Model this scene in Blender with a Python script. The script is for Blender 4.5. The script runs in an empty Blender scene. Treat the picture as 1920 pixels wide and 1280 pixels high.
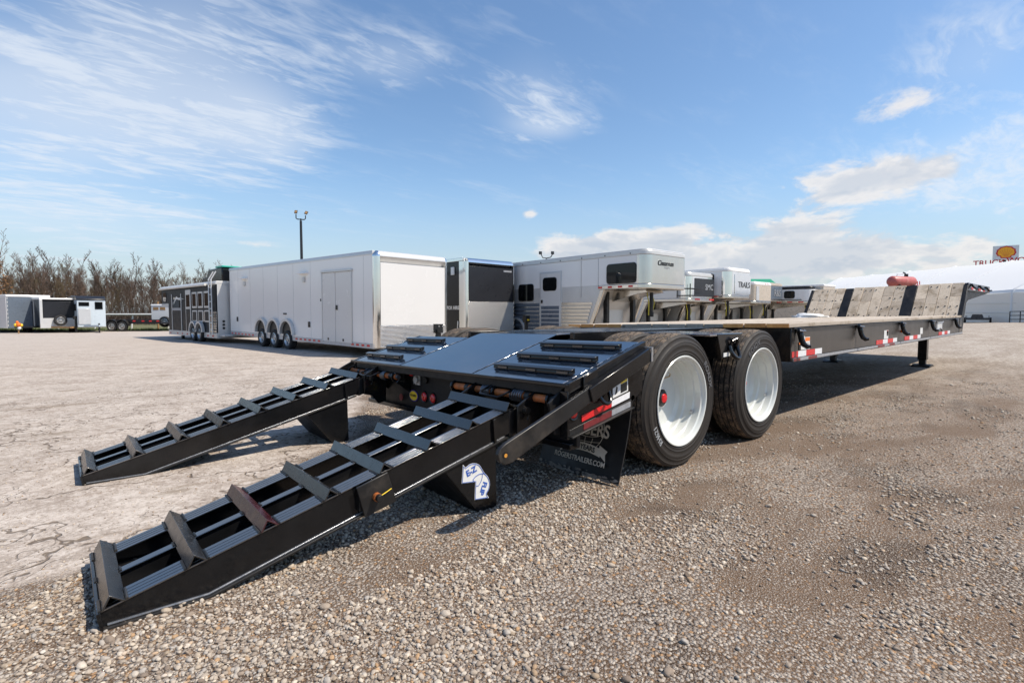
import bpy, bmesh, math, random
import numpy as np
from mathutils import Vector, Matrix, Euler
R = math.radians
rng = random.Random(7)
sc = bpy.context.scene
COL = sc.collection

# ------------------------------------------------------------------ camera
cam = bpy.data.cameras.new('camera'); cam_o = bpy.data.objects.new('camera', cam); COL.objects.link(cam_o)
cam_o.location = (-3.282, -3.241, 1.091)
cam_o.rotation_euler = (R(90 - 3.133), 0, R(49.09 - 90))
cam.sensor_width = 36; cam.lens = 973.9 / 1920 * 36
cam.clip_start = .05; cam.clip_end = 3000
sc.camera = cam_o
sc.cycles.max_bounces = 6; sc.cycles.diffuse_bounces = 3; sc.cycles.glossy_bounces = 4; sc.cycles.transmission_bounces = 4
sc.cycles.caustics_reflective = False; sc.cycles.caustics_refractive = False

# ------------------------------------------------------------------ sun, exposure
SUN = Vector((.43, -.60, 1.0)).normalized()
sl = bpy.data.lights.new('sun', 'SUN'); sl.energy = 4.5; sl.angle = R(.55); sl.color = (1, .915, .79)
so = bpy.data.objects.new('sun', sl); COL.objects.link(so)
so.rotation_euler = (-SUN).to_track_quat('-Z', 'Y').to_euler(); so.location = (0, 0, 30)
sc.view_settings.view_transform = 'Standard'; sc.view_settings.look = 'None'
sc.view_settings.exposure = .36; sc.view_settings.gamma = 1; sc.view_settings.use_curve_mapping = False

# ------------------------------------------------------------------ node helpers
class NT:
    def __init__(s, nt): s.nt = nt
    def n(s, t, **k):
        o = s.nt.nodes.new(t)
        for a, b in k.items(): setattr(o, a, b)
        return o
    def put(s, sock, v):
        if isinstance(v, bpy.types.NodeSocket): s.nt.links.new(v, sock)
        elif v is not None:
            if hasattr(sock, 'default_value'):
                try: sock.default_value = v
                except Exception:
                    sock.default_value = (v[0], v[1], v[2], 1) if len(v) == 3 else v
    def m(s, op, a, b=None, c=None, clamp=False):
        o = s.n('ShaderNodeMath', operation=op, use_clamp=clamp); s.put(o.inputs[0], a)
        if b is not None: s.put(o.inputs[1], b)
        if c is not None: s.put(o.inputs[2], c)
        return o.outputs[0]
    def vm(s, op, a, b=None):
        o = s.n('ShaderNodeVectorMath', operation=op); s.put(o.inputs[0], a)
        if b is not None: s.put(o.inputs[1], b)
        return o.outputs[1] if op in ('LENGTH', 'DOT_PRODUCT', 'DISTANCE') else o.outputs[0]
    def ss(s, v, lo, hi, a=0., b=1.):
        o = s.n('ShaderNodeMapRange', interpolation_type='SMOOTHSTEP'); s.put(o.inputs[0], v)
        o.inputs[1].default_value = lo; o.inputs[2].default_value = hi; o.inputs[3].default_value = a; o.inputs[4].default_value = b
        return o.outputs[0]
    def lin(s, v, lo, hi, a=0., b=1.):
        o = s.n('ShaderNodeMapRange'); s.put(o.inputs[0], v)
        o.inputs[1].default_value = lo; o.inputs[2].default_value = hi; o.inputs[3].default_value = a; o.inputs[4].default_value = b
        return o.outputs[0]
    def noise(s, v, sc_, det=4, rough=.55, dist=0, out=0):
        o = s.n('ShaderNodeTexNoise'); s.put(o.inputs['Vector'], v)
        o.inputs['Scale'].default_value = sc_; o.inputs['Detail'].default_value = det; o.inputs['Roughness'].default_value = rough; o.inputs['Distortion'].default_value = dist
        return o.outputs[out]
    def vor(s, v, sc_, feat='F1', rnd=1.):
        o = s.n('ShaderNodeTexVoronoi', feature=feat); s.put(o.inputs['Vector'], v); o.inputs['Scale'].default_value = sc_; o.inputs['Randomness'].default_value = rnd
        return o
    def mix(s, f, a, b, bt='MIX'):
        o = s.n('ShaderNodeMix', data_type='RGBA', blend_type=bt); s.put(o.inputs[0], f); s.put(o.inputs[6], a); s.put(o.inputs[7], b)
        return o.outputs[2]
    def xyz(s, v):
        o = s.n('ShaderNodeSeparateXYZ'); s.put(o.inputs[0], v); return o.outputs
    def cxyz(s, x, y, z):
        o = s.n('ShaderNodeCombineXYZ'); s.put(o.inputs[0], x); s.put(o.inputs[1], y); s.put(o.inputs[2], z); return o.outputs[0]
    def mp(s, v, scale=(1, 1, 1), rot=(0, 0, 0), loc=(0, 0, 0)):
        o = s.n('ShaderNodeMapping'); s.put(o.inputs[0], v); o.inputs[1].default_value = loc; o.inputs[2].default_value = rot; o.inputs[3].default_value = scale
        return o.outputs[0]
    def bump(s, h, st=.3, d=.01, nrm=None):
        o = s.n('ShaderNodeBump'); o.inputs['Strength'].default_value = st; o.inputs['Distance'].default_value = d; s.put(o.inputs['Height'], h)
        if nrm is not None: s.put(o.inputs['Normal'], nrm)
        return o.outputs[0]

# ------------------------------------------------------------------ world: clear sky with high cirrus and a low bank of cumulus
w = bpy.data.worlds.new('World'); sc.world = w; w.use_nodes = True
w.cycles.sampling_method = 'MANUAL'; w.cycles.sample_map_resolution = 512
T = NT(w.node_tree); bg = w.node_tree.nodes['Background']
sky = T.n('ShaderNodeTexSky', sky_type='NISHITA'); sky.sun_disc = False
sky.sun_elevation = math.asin(SUN.z); sky.sun_rotation = math.atan2(SUN.x, SUN.y)
sky.air_density = 1.15; sky.dust_density = .6; sky.ozone_density = 2.6; sky.altitude = 300
tc = T.n('ShaderNodeTexCoord'); v = T.vm('NORMALIZE', tc.outputs['Generated'])
vx, vy, vz = T.xyz(v)
azi = T.m('MULTIPLY', T.m('ARCTAN2', vy, vx), 180 / math.pi)
ele = T.m('MULTIPLY', T.m('ARCSINE', vz), 180 / math.pi)
AE = T.cxyz(azi, ele, 0.)
def blob(a0, e0, wa, we, lo=0., hi=1.):
    o = T.n('ShaderNodeVectorMath', operation='MULTIPLY_ADD'); T.put(o.inputs[0], AE); o.inputs[1].default_value = (1 / wa, 1 / we, 0); o.inputs[2].default_value = (-a0 / wa, -e0 / we, 0)
    return T.ss(T.vm('LENGTH', o.outputs[0]), 1., 0., lo, hi)
def add(*a):
    r = a[0]
    for b in a[1:]: r = T.m('ADD', r, b)
    return r
zz = T.m('ADD', T.m('MAXIMUM', vz, .0), .10)
pl = T.cxyz(T.m('DIVIDE', vx, zz), T.m('DIVIDE', vy, zz), 0.)
# cirrus
cn1 = T.noise(T.mp(pl, (1.1, 2.6, 1), (0, 0, R(-28))), 1.5, 5, .64, .55)
cn2 = T.noise(T.mp(pl, (2.2, 5.5, 1), (0, 0, R(-20)), (3, 1, 0)), 2.6, 4, .64, .8)
cover = T.ss(T.noise(T.mp(pl, (1, 1, 1), (0, 0, 0), (5.3, 2.2, 0)), .42, 2), .5, .72, 0, .55)
inview = T.m('MULTIPLY', T.ss(azi, -14., 0.), T.ss(azi, 112., 98.))
cover = T.m('MULTIPLY', cover, T.m('SUBTRACT', 1., T.m('MULTIPLY', inview, .9)))
veil = T.ss(T.noise(T.mp(pl, (.6, 1.1, 1), (0, 0, R(-25)), (1.7, .6, 0)), .9, 3), .34, .66, .0, .32)
cmask = add(cover, veil, blob(92, 16., 28, 10, 0, 1.25), blob(80, 22, 18, 11, 0, .8), blob(73, 17.5, 9, 6.5, 0, .6), blob(62, 24.5, 11, 4.5, 0, .8), blob(47, 22, 12, 7, 0, .75), blob(44.5, 19.3, 8, 2.2, 0, .6), blob(90, 7.5, 22, 5, 0, .55), blob(4, 12., 16, 7, 0, .9), blob(8, 20, 9, 6, 0, .55))
cirr = T.m('ADD', T.m('MULTIPLY', cn1, .62), T.m('MULTIPLY', cn2, .38))
cirr = T.m('MULTIPLY', T.ss(T.m('ADD', cirr, T.m('MULTIPLY', cmask, .15)), .50, .80), T.ss(cmask, .0, .75), clamp=True)
cirr = T.m('MAXIMUM', cirr, T.m('MULTIPLY', T.ss(cmask, .25, 1.6), .72))
# cumulus
cv = T.cxyz(vx, vy, T.m('MULTIPLY', vz, 2.1))
kn = T.noise(cv, 9.5, 6, .62, .3)
kup = T.noise(T.vm('ADD', cv, (.02, -.03, .035)), 9.5, 3, .58, .3)
low = T.m('MULTIPLY', T.ss(ele, 12., 6., 0, .30), T.ss(T.noise(T.cxyz(vx, vy, 0), 1.6, 2), .40, .6))
low = T.m('MULTIPLY', low, T.m('SUBTRACT', 1., T.m('MULTIPLY', inview, 1.)))
kmask = add(low, blob(42, 6.6, 8.5, 4.2, 0, .48), blob(33, 7.2, 9.5, 4.8, 0, .48), blob(21, 7.0, 11, 4.6, 0, .46), blob(26, 4, 22, 3.6, 0, .40), blob(9, 5.0, 16, 3.8, 0, .40), blob(15.0, 11.9, 12, 3.5, 0, .54), blob(47.2, 10.7, 2.1, 1.7, 0, .28), blob(11.5, 17.4, 9, 2.8, 0, .25), blob(7.5, 21.5, 3.5, 2.5, 0, .22), blob(75.5, 6.6, 4.5, 1.2, 0, .22))
kraw = T.m('ADD', kn, kmask)
cum = T.ss(kraw, .69, .87)
cum = T.m('MULTIPLY', cum, T.ss(kmask, .02, .26))
shade = T.ss(T.m('SUBTRACT', kn, kup), -.08, .06)
thick = T.ss(kraw, .80, 1.04)
lite = T.m('MULTIPLY', T.m('SUBTRACT', 1., T.m('MULTIPLY', thick, .55)), T.m('ADD', .52, T.m('MULTIPLY', shade, .60)))
SK = .12
white = T.mix(lite, (.36 / SK, .42 / SK, .51 / SK, 1), (.70 / SK, .68 / SK, .67 / SK, 1))
# milky haze towards the horizon
hz = T.ss(ele, 15., -1., 0, .78)
hs = T.n('ShaderNodeHueSaturation'); hs.inputs['Saturation'].default_value = 1.08; hs.inputs['Value'].default_value = 1.08; T.put(hs.inputs['Color'], sky.outputs[0])
skyc = T.mix(hz, hs.outputs[0], (.355 / SK, .42 / SK, .50 / SK, 1))
c1 = T.mix(T.m('MULTIPLY', cirr, .80), skyc, (.62 / SK, .67 / SK, .74 / SK, 1))
c2 = T.mix(T.m('MULTIPLY', cum, .88), c1, white)
w.node_tree.links.new(c2, bg.inputs[0]); bg.inputs[1].default_value = SK

# ------------------------------------------------------------------ materials
MATS = {}
def newmat(name):
    m = bpy.data.materials.new(name); m.use_nodes = True
    t = NT(m.node_tree); b = m.node_tree.nodes['Principled BSDF']
    MATS[name] = m
    return m, t, b
def oc(t): return t.n('ShaderNodeTexCoord').outputs['Object']
def gp(t): return t.n('ShaderNodeNewGeometry').outputs['Position']
def pm(name, col, rough=.5, metal=0., var=.12, scale=6., bump=0., bscale=80., coat=0., rvar=.1, spec=.5, dirt=None, dirtamt=.3, stretch=(1, 1, 1), ior=1.5):
    m, t, b = newmat(name); p = t.mp(gp(t), stretch)
    n1 = t.noise(p, scale, 5, .6)
    dk = tuple(c * (1 - var) for c in col); lt = tuple(min(1, c * (1 + var)) for c in col)
    c = t.mix(t.lin(n1, .3, .7), (*dk, 1), (*lt, 1))
    if dirt:
        nd = t.ss(t.noise(p, scale * .6, 7, .7), .48, .72, 0, dirtamt)
        c = t.mix(nd, c, (*dirt, 1))
    t.put(b.inputs['Base Color'], c)
    b.inputs['Metallic'].default_value = metal; b.inputs['Specular IOR Level'].default_value = spec; b.inputs['IOR'].default_value = ior
    t.put(b.inputs['Roughness'], t.lin(t.noise(p, scale * 2.3, 5, .65), .3, .7, max(.02, rough - rvar), min(1, rough + rvar)))
    if coat: b.inputs['Coat Weight'].default_value = coat; b.inputs['Coat Roughness'].default_value = .06
    if bump: t.put(b.inputs['Normal'], t.bump(t.noise(p, bscale, 4), bump, .004))
    return m
pm('black_paint', (.007, .0072, .008), .17, 0, .3, 5, .03, 55, .0, .07, .42, (.10, .085, .07), .06, ior=1.5)
pm('rail_paint', (.010, .011, .013), .20, 0, .2, 5, .0, 40, .0, .06, .6, (.10, .085, .07), .06, ior=2.7)
pm('sky_tinted_plate', (.010, .017, .031), .12, 0, .2, 3, .02, 20, .0, .04, .6, (.10, .09, .08), .04, ior=3.7)  # black paint; the navy base colours in the blue sky reflection
pm('worn_black', (.012, .0115, .0115), .42, 0, .4, 7, .06, 90, 0, .10, .4, (.16, .13, .10), .22)
pm('cleat_black', (.013, .0125, .012), .24, 0, .25, 8, .012, 90, 0, .07, .55, (.15, .125, .10), .10, ior=1.8)
pm('cleat_maroon', (.045, .008, .010), .24, 0, .25, 8, .012, 90, 0, .07, .55, (.1, .07, .05), .12, ior=1.7)
pm('dark_steel', (.006, .006, .007), .5, 0, .3, 6, .1, 60, 0, .1, .4)
pm('bare_edge', (.42, .43, .45), .3, .8, .2, 20, .1, 150)
pm('rust_pin', (.46, .13, .03), .55, .0, .35, 22, .25, 160, 0, .15, .5, (.10, .075, .06), .75)
pm('rust_spot', (.55, .24, .03), .6, 0, .3, 30)
pm('spring_steel', (.16, .17, .19), .35, .8, .3, 30, .1, 150)
pm('rim_white', (.62, .635, .605), .22, 0, .05, 4, .02, 40, .4, .06, .5, (.45, .42, .36), .14)
pm('hub_red', (.55, .01, .015), .25, 0, .1, 20)
pm('hub_black', (.008, .008, .008), .4, 0, .2, 20)
pm('lens_red', (.62, .012, .015), .16, 0, .12, 60, .2, 300, .5)
pm('tape_red', (.60, .018, .02), .3, 0, .2, 80, .1, 300)
pm('tape_white', (.74, .74, .75), .3, 0, .08, 80, .1, 300)
pm('dull_red', (.16, .02, .022), .35, 0, .2, 40)
pm('dull_white', (.36, .37, .39), .35, .3, .15, 30)
pm('orange_lens', (.85, .20, .02), .3, 0, .1, 30)
pm('yellow', (.80, .55, .03), .4, 0, .1, 30)
pm('decal_blue', (.03, .10, .42), .35, 0, .05, 30)
pm('decal_purple', (.06, .03, .25), .35, 0, .05, 30)
pm('decal_white', (.70, .70, .68), .35, 0, .05, 30)
pm('decal_black', (.01, .01, .01), .4)
pm('flap_rubber', (.011, .012, .014), .42, 0, .3, 8, .2, 60, 0, .1, .5, (.13, .12, .11), .16)
pm('flap_dust', (.20, .185, .165), .8, 0, .5, 25)
pm('flap_print', (.62, .57, .49), .5, 0, .1, 20)
pm('white_panel', (.82, .805, .785), .20, 0, .012, .8, .0, 3, .3, .04)
pm('white_door', (.68, .665, .645), .25, 0, .012, .8, .0, 3, .2, .04)
pm('grey_panel', (.46, .47, .48), .25, 0, .03, 2, .02, 3, .3)
pm('aluminium', (.62, .615, .60), .36, .35, .04, 3, 0, 40, 0, .05)
pm('polished', (.80, .80, .78), .10, 1., .04, 1.5, .03, 2.5, 0, .04)
pm('stainless', (.66, .63, .58), .20, 1., .05, 1.2, .0, 4, 0, .04)
pm('black_gloss', (.006, .007, .009), .12, 0, .1, 3, .0, 3, .0, .04, .4)
pm('window_glass', (.004, .005, .006), .05, 0, .1, 3, .01, 2, .0, .02, .35)
pm('charcoal', (.020, .021, .025), .30, 0, .1, 2, .0, 4, .0, .05, .3)
pm('flat_black', (.006, .0068, .010), .40, 0, .15, 2, 0, 4, 0, .06, .18)
pm('slate_blue', (.11, .135, .17), .3, 0, .05, 1.5)
pm('pale_blue', (.50, .56, .60), .3, 0, .04, 1.5)
pm('tan_panel', (.55, .47, .38), .3, .2, .05, 1.5)
pm('tire_far', (.018, .017, .017), .75, 0, .3, 10)
pm('wheel_far', (.55, .55, .54), .25, .8, .1, 10)
pm('tank_red', (.42, .10, .085), .45, 0, .15, 4, .05, 30, 0, .1, .5, (.55, .35, .3), .3)
def fabric(name, col, tr):
    m, t, b = newmat(name); b.inputs['Base Color'].default_value = (*col, 1); b.inputs['Roughness'].default_value = .9; b.inputs['Specular IOR Level'].default_value = .1
    tl = t.n('ShaderNodeBsdfTranslucent'); tl.inputs[0].default_value = (*col, 1); mx = t.n('ShaderNodeMixShader'); mx.inputs[0].default_value = tr
    out = m.node_tree.nodes['Material Output']; t.put(mx.inputs[1], b.outputs[0]); t.put(mx.inputs[2], tl.outputs[0]); t.put(out.inputs[0], mx.outputs[0])
    t.put(b.inputs['Normal'], t.bump(t.noise(gp(t), .8, 3), .25, .05))
fabric('tent_white', (.88, .88, .87), .18); fabric('tent_wall', (.86, .86, .84), .35)
pm('green_roof', (.02, .26, .13), .4, 0, .06, 2)
pm('sign_red', (.50, .012, .02), .4, 0, .06, 2)
pm('sign_yellow', (.85, .40, .01), .4, 0, .05, 2)
pm('sign_white', (.62, .65, .66), .4, 0, .04, 2)
pm('pole_black', (.012, .013, .016), .4, 0, .15, 6)
pm('pipe_white', (.66, .65, .62), .5, 0, .1, 6)
pm('post_brown', (.30, .17, .07), .7, 0, .2, 6)
pm('orange_tarp', (.80, .17, .02), .6, 0, .2, 8)
pm('cloth_white', (.75, .75, .74), .85, 0, .05, 10, .3, 40)
pm('truck_dark', (.02, .025, .035), .25, 0, .1, 4)
pm('hose_yellow', (.60, .50, .05), .5, 0, .2, 15)
pm('teal', (.02, .36, .27), .4, 0, .06, 4)
pm('hose_brass', (.42, .27, .08), .35, .6, .2, 30)
pm('steel_deck', (.012, .012, .013), .2, 0, .3, 4, .05, 30, 0, .08, .6, (.2, .18, .15), .25)

def wood(name, base, dark, end=None):
    m, t, b = newmat(name); p = gp(t)
    r = t.n('ShaderNodeObjectInfo').outputs['Random']
    q = t.vm('ADD', p, t.cxyz(t.m('MULTIPLY', r, 37.), t.m('MULTIPLY', r, 11.), 0.))
    g = t.noise(t.mp(q, (1.2, 14, 14)), 2.4, 6, .65, .8)
    kn = t.vor(t.mp(q, (1.6, 5, 5)), .9)
    st = t.ss(t.noise(q, 2.6, 6, .7, .6), .49, .64)
    c = t.mix(t.lin(g, .3, .7), (*[x * .8 for x in base], 1), (*[min(1, x * 1.15) for x in base], 1))
    c = t.mix(t.m('MULTIPLY', st, .62), c, (*dark, 1)); c = t.mix(t.ss(t.noise(q, 4.5, 4, .6), .56, .70, 0, .5), c, (min(1, base[0] * 1.25), min(1, base[1] * 1.27), min(1, base[2] * 1.3), 1))
    c = t.mix(t.m('MULTIPLY', t.ss(kn.outputs[0], .16, .04), .8), c, (dark[0] * .55, dark[1] * .5, dark[2] * .45, 1))
    c = t.mix(1., c, t.mix(r, (.78, .76, .74, 1), (1.12, 1.10, 1.07, 1)), 'MULTIPLY')
    t.put(b.inputs['Base Color'], c); b.inputs['Roughness'].default_value = .75
    t.put(b.inputs['Normal'], t.bump(g, .35, .006))
    return m
wood('deck_wood', (.50, .435, .36), (.24, .175, .11))
wood('slope_wood', (.68, .56, .425), (.27, .19, .11))
wood('cut_wood', (.92, .42, .13), (.60, .25, .07))

# tread rubber and sidewall, dusted with brown road dirt
def rubber(name, dirty):
    m, t, b = newmat(name); p = oc(t)
    n = t.noise(p, 9, 6, .7); n2 = t.noise(p, 60, 4, .6)
    d = t.ss(t.m('ADD', n, t.m('MULTIPLY', n2, .35)), .55, .85, .06 if dirty < .5 else 0, dirty)
    c = t.mix(d, (.009, .0088, .0088, 1), (.21, .15, .10, 1)); t.put(b.inputs['Base Color'], c)
    t.put(b.inputs['Roughness'], t.lin(n, .3, .7, .5, .75)); b.inputs['Specular IOR Level'].default_value = .35
    t.put(b.inputs['Normal'], t.bump(n2, .15, .003))
rubber('tread', 1.0); rubber('sidewall', .09)
m, t, b = newmat('tread_block'); p = oc(t); n = t.noise(p, 14, 6, .75); n2 = t.noise(p, 90, 3, .6)
t.put(b.inputs['Base Color'], t.mix(t.ss(t.m('ADD', n, t.m('MULTIPLY', n2, .5)), .62, 1.0), (.027, .024, .022, 1), (.27, .195, .13, 1))); b.inputs['Roughness'].default_value = .85
t.put(b.inputs['Normal'], t.bump(n2, .5, .006))
# diamond tread plate (stone guards)
m, t, b = newmat('tread_plate'); p = gp(t); pv = t.mp(p, (28, 28, 28), (0, 0, R(0)))
sx, sy, sz = t.xyz(pv)
h = t.m('MULTIPLY', t.m('SINE', t.m('MULTIPLY', t.m('ADD', sx, sz), 3.1416)), t.m('SINE', t.m('MULTIPLY', t.m('SUBTRACT', sx, sz), 3.1416)))
b.inputs['Base Color'].default_value = (.64, .61, .56, 1); b.inputs['Metallic'].default_value = 1; b.inputs['Roughness'].default_value = .24
t.put(b.inputs['Normal'], t.bump(h, .6, .012))
# ------------------------------------------------------------------ geometry helpers
def link(o, parent=None):
    COL.objects.link(o)
    if parent is not None: o.parent = parent
    return o
def tag(o, label=None, cat=None, group=None, kind=None):
    if label: o['label'] = label
    if cat: o['category'] = cat
    if group: o['group'] = group
    if kind: o['kind'] = kind
    return o
def thing(name, label, cat, loc=(0, 0, 0), rz=0., ry=0., group=None):
    o = bpy.data.objects.new(name, None); link(o); o.location = loc; o.rotation_euler = (0, ry, rz); o.empty_display_size = .2
    return tag(o, label, cat, group)
LEAN = .02
class MB:
    def __init__(s): s.v = []; s.f = []
    def poly(s, pts, faces):
        k = len(s.v); s.v += [tuple(p) for p in pts]; s.f += [tuple(i + k for i in f) for f in faces]; return s
    def box(s, x0, x1, y0, y1, z0, z1):
        return s.poly([(x0, y0, z0), (x1, y0, z0), (x1, y1, z0), (x0, y1, z0), (x0, y0, z1), (x1, y0, z1), (x1, y1, z1), (x0, y1, z1)],
                      [(0, 3, 2, 1), (4, 5, 6, 7), (0, 1, 5, 4), (1, 2, 6, 5), (2, 3, 7, 6), (3, 0, 4, 7)])
    def prism(s, poly, ax, a, b):
        """polygon in the two axes other than ax (order x,y,z), extruded from a to b along ax"""
        def pt(p, h): return {'x': (h, p[0], p[1]), 'y': (p[0], h, p[1]), 'z': (p[0], p[1], h)}[ax]
        n = len(poly); pts = [pt(p, a) for p in poly] + [pt(p, b) for p in poly]
        fs = [tuple(range(n)), tuple(range(2 * n - 1, n - 1, -1))] + [(i, n + i, n + (i + 1) % n, (i + 1) % n) for i in range(n)]
        return s.poly(pts, fs)
    def bar(s, p0, p1, w, h, up=(0, 0, 1)):
        p0, p1 = Vector(p0), Vector(p1); d = (p1 - p0).normalized(); sd = d.cross(Vector(up)).normalized(); u = sd.cross(d)
        pts = []
        for p in (p0, p1):
            for a, b in ((-1, -1), (1, -1), (1, 1), (-1, 1)): pts.append(p + sd * (a * w / 2) + u * (b * h / 2))
        return s.poly(pts, [(3, 2, 1, 0), (4, 5, 6, 7), (0, 1, 5, 4), (1, 2, 6, 5), (2, 3, 7, 6), (3, 0, 4, 7)])
    def cyl(s, p0, p1, r, n=14, r2=None, cap=True):
        p0, p1 = Vector(p0), Vector(p1); d = (p1 - p0).normalized(); a = d.orthogonal().normalized(); c = d.cross(a); r2 = r if r2 is None else r2
        pts = [p0 + (a * math.cos(2 * math.pi * i / n) + c * math.sin(2 * math.pi * i / n)) * r for i in range(n)] + [p1 + (a * math.cos(2 * math.pi * i / n) + c * math.sin(2 * math.pi * i / n)) * r2 for i in range(n)]
        fs = [(i, (i + 1) % n, n + (i + 1) % n, n + i) for i in range(n)]
        if cap: fs += [tuple(range(n - 1, -1, -1)), tuple(range(n, 2 * n))]
        return s.poly(pts, fs)
    def tube(s, pts, r, n=8, closed=False):
        pts = [Vector(p) for p in pts]; m = len(pts); rings = []; prev = None
        for i, p in enumerate(pts):
            a = pts[(i - 1) % m] if (i > 0 or closed) else p; b = pts[(i + 1) % m] if (i < m - 1 or closed) else p
            d = (b - a).normalized()
            if prev is None: u = d.orthogonal().normalized()
            else: u = (prev - d * prev.dot(d)).normalized()
            prev = u; c = d.cross(u); rr = r[i] if isinstance(r, (list, tuple)) else r
            rings.append([p + (u * math.cos(2 * math.pi * k / n) + c * math.sin(2 * math.pi * k / n)) * rr for k in range(n)])
        k0 = len(s.v)
        for rg in rings: s.v += [tuple(q) for q in rg]
        for i in range(m if closed else m - 1):
            j = (i + 1) % m
            for k in range(n): s.f.append((k0 + i * n + k, k0 + i * n + (k + 1) % n, k0 + j * n + (k + 1) % n, k0 + j * n + k))
        if not closed: s.f.append(tuple(k0 + k for k in range(n - 1, -1, -1))); s.f.append(tuple(k0 + (m - 1) * n + k for k in range(n)))
        return s
    def lathe(s, prof, c=(0, 0, 0), ax='y', n=48, a0=0., closed=False):
        """prof: (radius, offset along axis)"""
        m = len(prof); k0 = len(s.v)
        for i in range(n):
            t = a0 + 2 * math.pi * i / n; ca, sa = math.cos(t), math.sin(t)
            for r, h in prof:
                if ax == 'y': s.v.append((c[0] + r * ca, c[1] + h, c[2] + r * sa))
                elif ax == 'z': s.v.append((c[0] + r * ca, c[1] + r * sa, c[2] + h))
                else: s.v.append((c[0] + h, c[1] + r * ca, c[2] + r * sa))
        for i in range(n):
            j = (i + 1) % n
            for q in range(m if closed else m - 1):
                q2 = (q + 1) % m; s.f.append((k0 + i * m + q, k0 + j * m + q, k0 + j * m + q2, k0 + i * m + q2))
        return s
    def build(s, name, mat, parent=None, bevel=0., smooth=35, lean=False, **k):
        me = bpy.data.meshes.new(name)
        vs = [(x, y, z - LEAN * (y + 1.31)) for x, y, z in s.v] if lean else s.v
        me.from_pydata(vs, [], s.f); me.update()
        bm = bmesh.new(); bm.from_mesh(me); bmesh.ops.recalc_face_normals(bm, faces=bm.faces); bm.to_mesh(me); bm.free()
        if smooth:
            me.polygons.foreach_set('use_smooth', [True] * len(me.polygons)); me.set_sharp_from_angle(angle=R(smooth))
        me.materials.append(MATS[mat])
        o = bpy.data.objects.new(name, me); link(o, parent)
        if bevel:
            b = o.modifiers.new('bevel', 'BEVEL'); b.width = bevel; b.segments = 2; b.limit_method = 'ANGLE'; b.angle_limit = R(40)
        return tag(o, **k) if k else o
def copy_tree(o, parent=None):
    c = o.copy(); COL.objects.link(c)
    if parent is not None: c.parent = parent
    for ch in list(o.children): copy_tree(ch, c)
    return c
def text_mesh(s, size=1., ext=.001, off=0., sx=1., align='CENTER', shear=0.):
    cu = bpy.data.curves.new('text', 'FONT'); cu.body = s; cu.size = size; cu.extrude = ext; cu.offset = off; cu.align_x = align; cu.align_y = 'CENTER'; cu.resolution_u = 3; cu.shear = shear
    o = bpy.data.objects.new('text', cu); COL.objects.link(o)
    me = bpy.data.meshes.new_from_object(o.evaluated_get(bpy.context.evaluated_depsgraph_get()))
    bpy.data.objects.remove(o); bpy.data.curves.remove(cu)
    me.name = 'lettering'
    if sx != 1: me.transform(Matrix.Diagonal((sx, 1, 1, 1)))
    return me
def text(s, size, mat, parent, origin, xdir, ydir, **k):
    """flat lettering on a surface: xdir is the reading direction, ydir is up"""
    warp = k.pop('warp', None); name = k.pop('name', 'lettering')
    me = text_mesh(s, size, **k)
    X = Vector(xdir).normalized(); Y = Vector(ydir).normalized(); Z = X.cross(Y)
    M = Matrix(((X.x, Y.x, Z.x, origin[0]), (X.y, Y.y, Z.y, origin[1]), (X.z, Y.z, Z.z, origin[2]), (0, 0, 0, 1)))
    if warp:
        for v_ in me.vertices: v_.co = warp(v_.co)
    me.transform(M); me.materials.clear(); me.materials.append(MATS[mat])
    o = bpy.data.objects.new(name, me); link(o, parent); return o

# ------------------------------------------------------------------ ground
def sstep(a, b, x):
    t_ = min(1, max(0, (x - a) / (b - a))); return t_ * t_ * (3 - 2 * t_)
def gz(x, y): return -.15 * sstep(3, 9, y)
class NT2(NT):   # the ground's textures only need two dimensions
    def noise(s, *a, **k):
        o = NT.noise(s, *a, **k); o.node.noise_dimensions = '2D'; return o
    def vor(s, *a, **k):
        o = NT.vor(s, *a, **k); o.voronoi_dimensions = '2D'; return o
m, t, b = newmat('lot_ground'); t = NT2(t.nt); p = gp(t); px, py, pz = t.xyz(p)
wob = t.m('MULTIPLY', t.m('SUBTRACT', t.noise(p, 1.3, 3, .6), .5), .9)
d1 = t.m('ADD', py, .44)
d2 = t.m('MULTIPLY', t.m('SUBTRACT', t.m('ADD', py, .30), t.m('MULTIPLY', t.m('ADD', px, 3.0), .86)), .75)
d3 = t.m('MULTIPLY', t.m('SUBTRACT', t.m('SUBTRACT', py, 1.3), t.m('MULTIPLY', t.m('ADD', px, 1.2), 2.3)), .40)
dd = t.m('ADD', t.m('MINIMUM', d1, t.m('MINIMUM', d2, d3)), t.m('MULTIPLY', wob, .4))
light = t.ss(dd, -.06, .10)
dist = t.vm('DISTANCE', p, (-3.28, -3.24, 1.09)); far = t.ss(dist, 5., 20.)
# gravel: brown fines showing between small stones
vo = t.vor(p, 62.); vo2 = t.vor(p, 130.)
col = t.xyz(vo.outputs['Color'])
stone = t.mix(col[0], (.21, .17, .138, 1), (.48, .42, .355, 1))
stone = t.mix(t.ss(col[1], .88, .93), stone, (.36, .22, .12, 1))
patch = t.noise(t.mp(p, (.55, 1.15, 1), (0, 0, R(14))), 1.25, 3, .6, .4)
patch = t.m('ADD', patch, t.m('MULTIPLY', t.noise(p, .35, 3), .35))
cov = t.ss(patch, .50, .80)
edge = t.m('ADD', .16, t.m('MULTIPLY', cov, .36))
isst = t.m('LESS_THAN', vo.outputs[0], edge)
dirt = t.mix(t.noise(p, 24, 3, .7), (.078, .048, .029, 1), (.195, .128, .081, 1))
dirt = t.mix(t.ss(t.noise(p, 1.1, 3, .6), .50, .66, 0, .8), dirt, (.052, .033, .021, 1))
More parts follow.
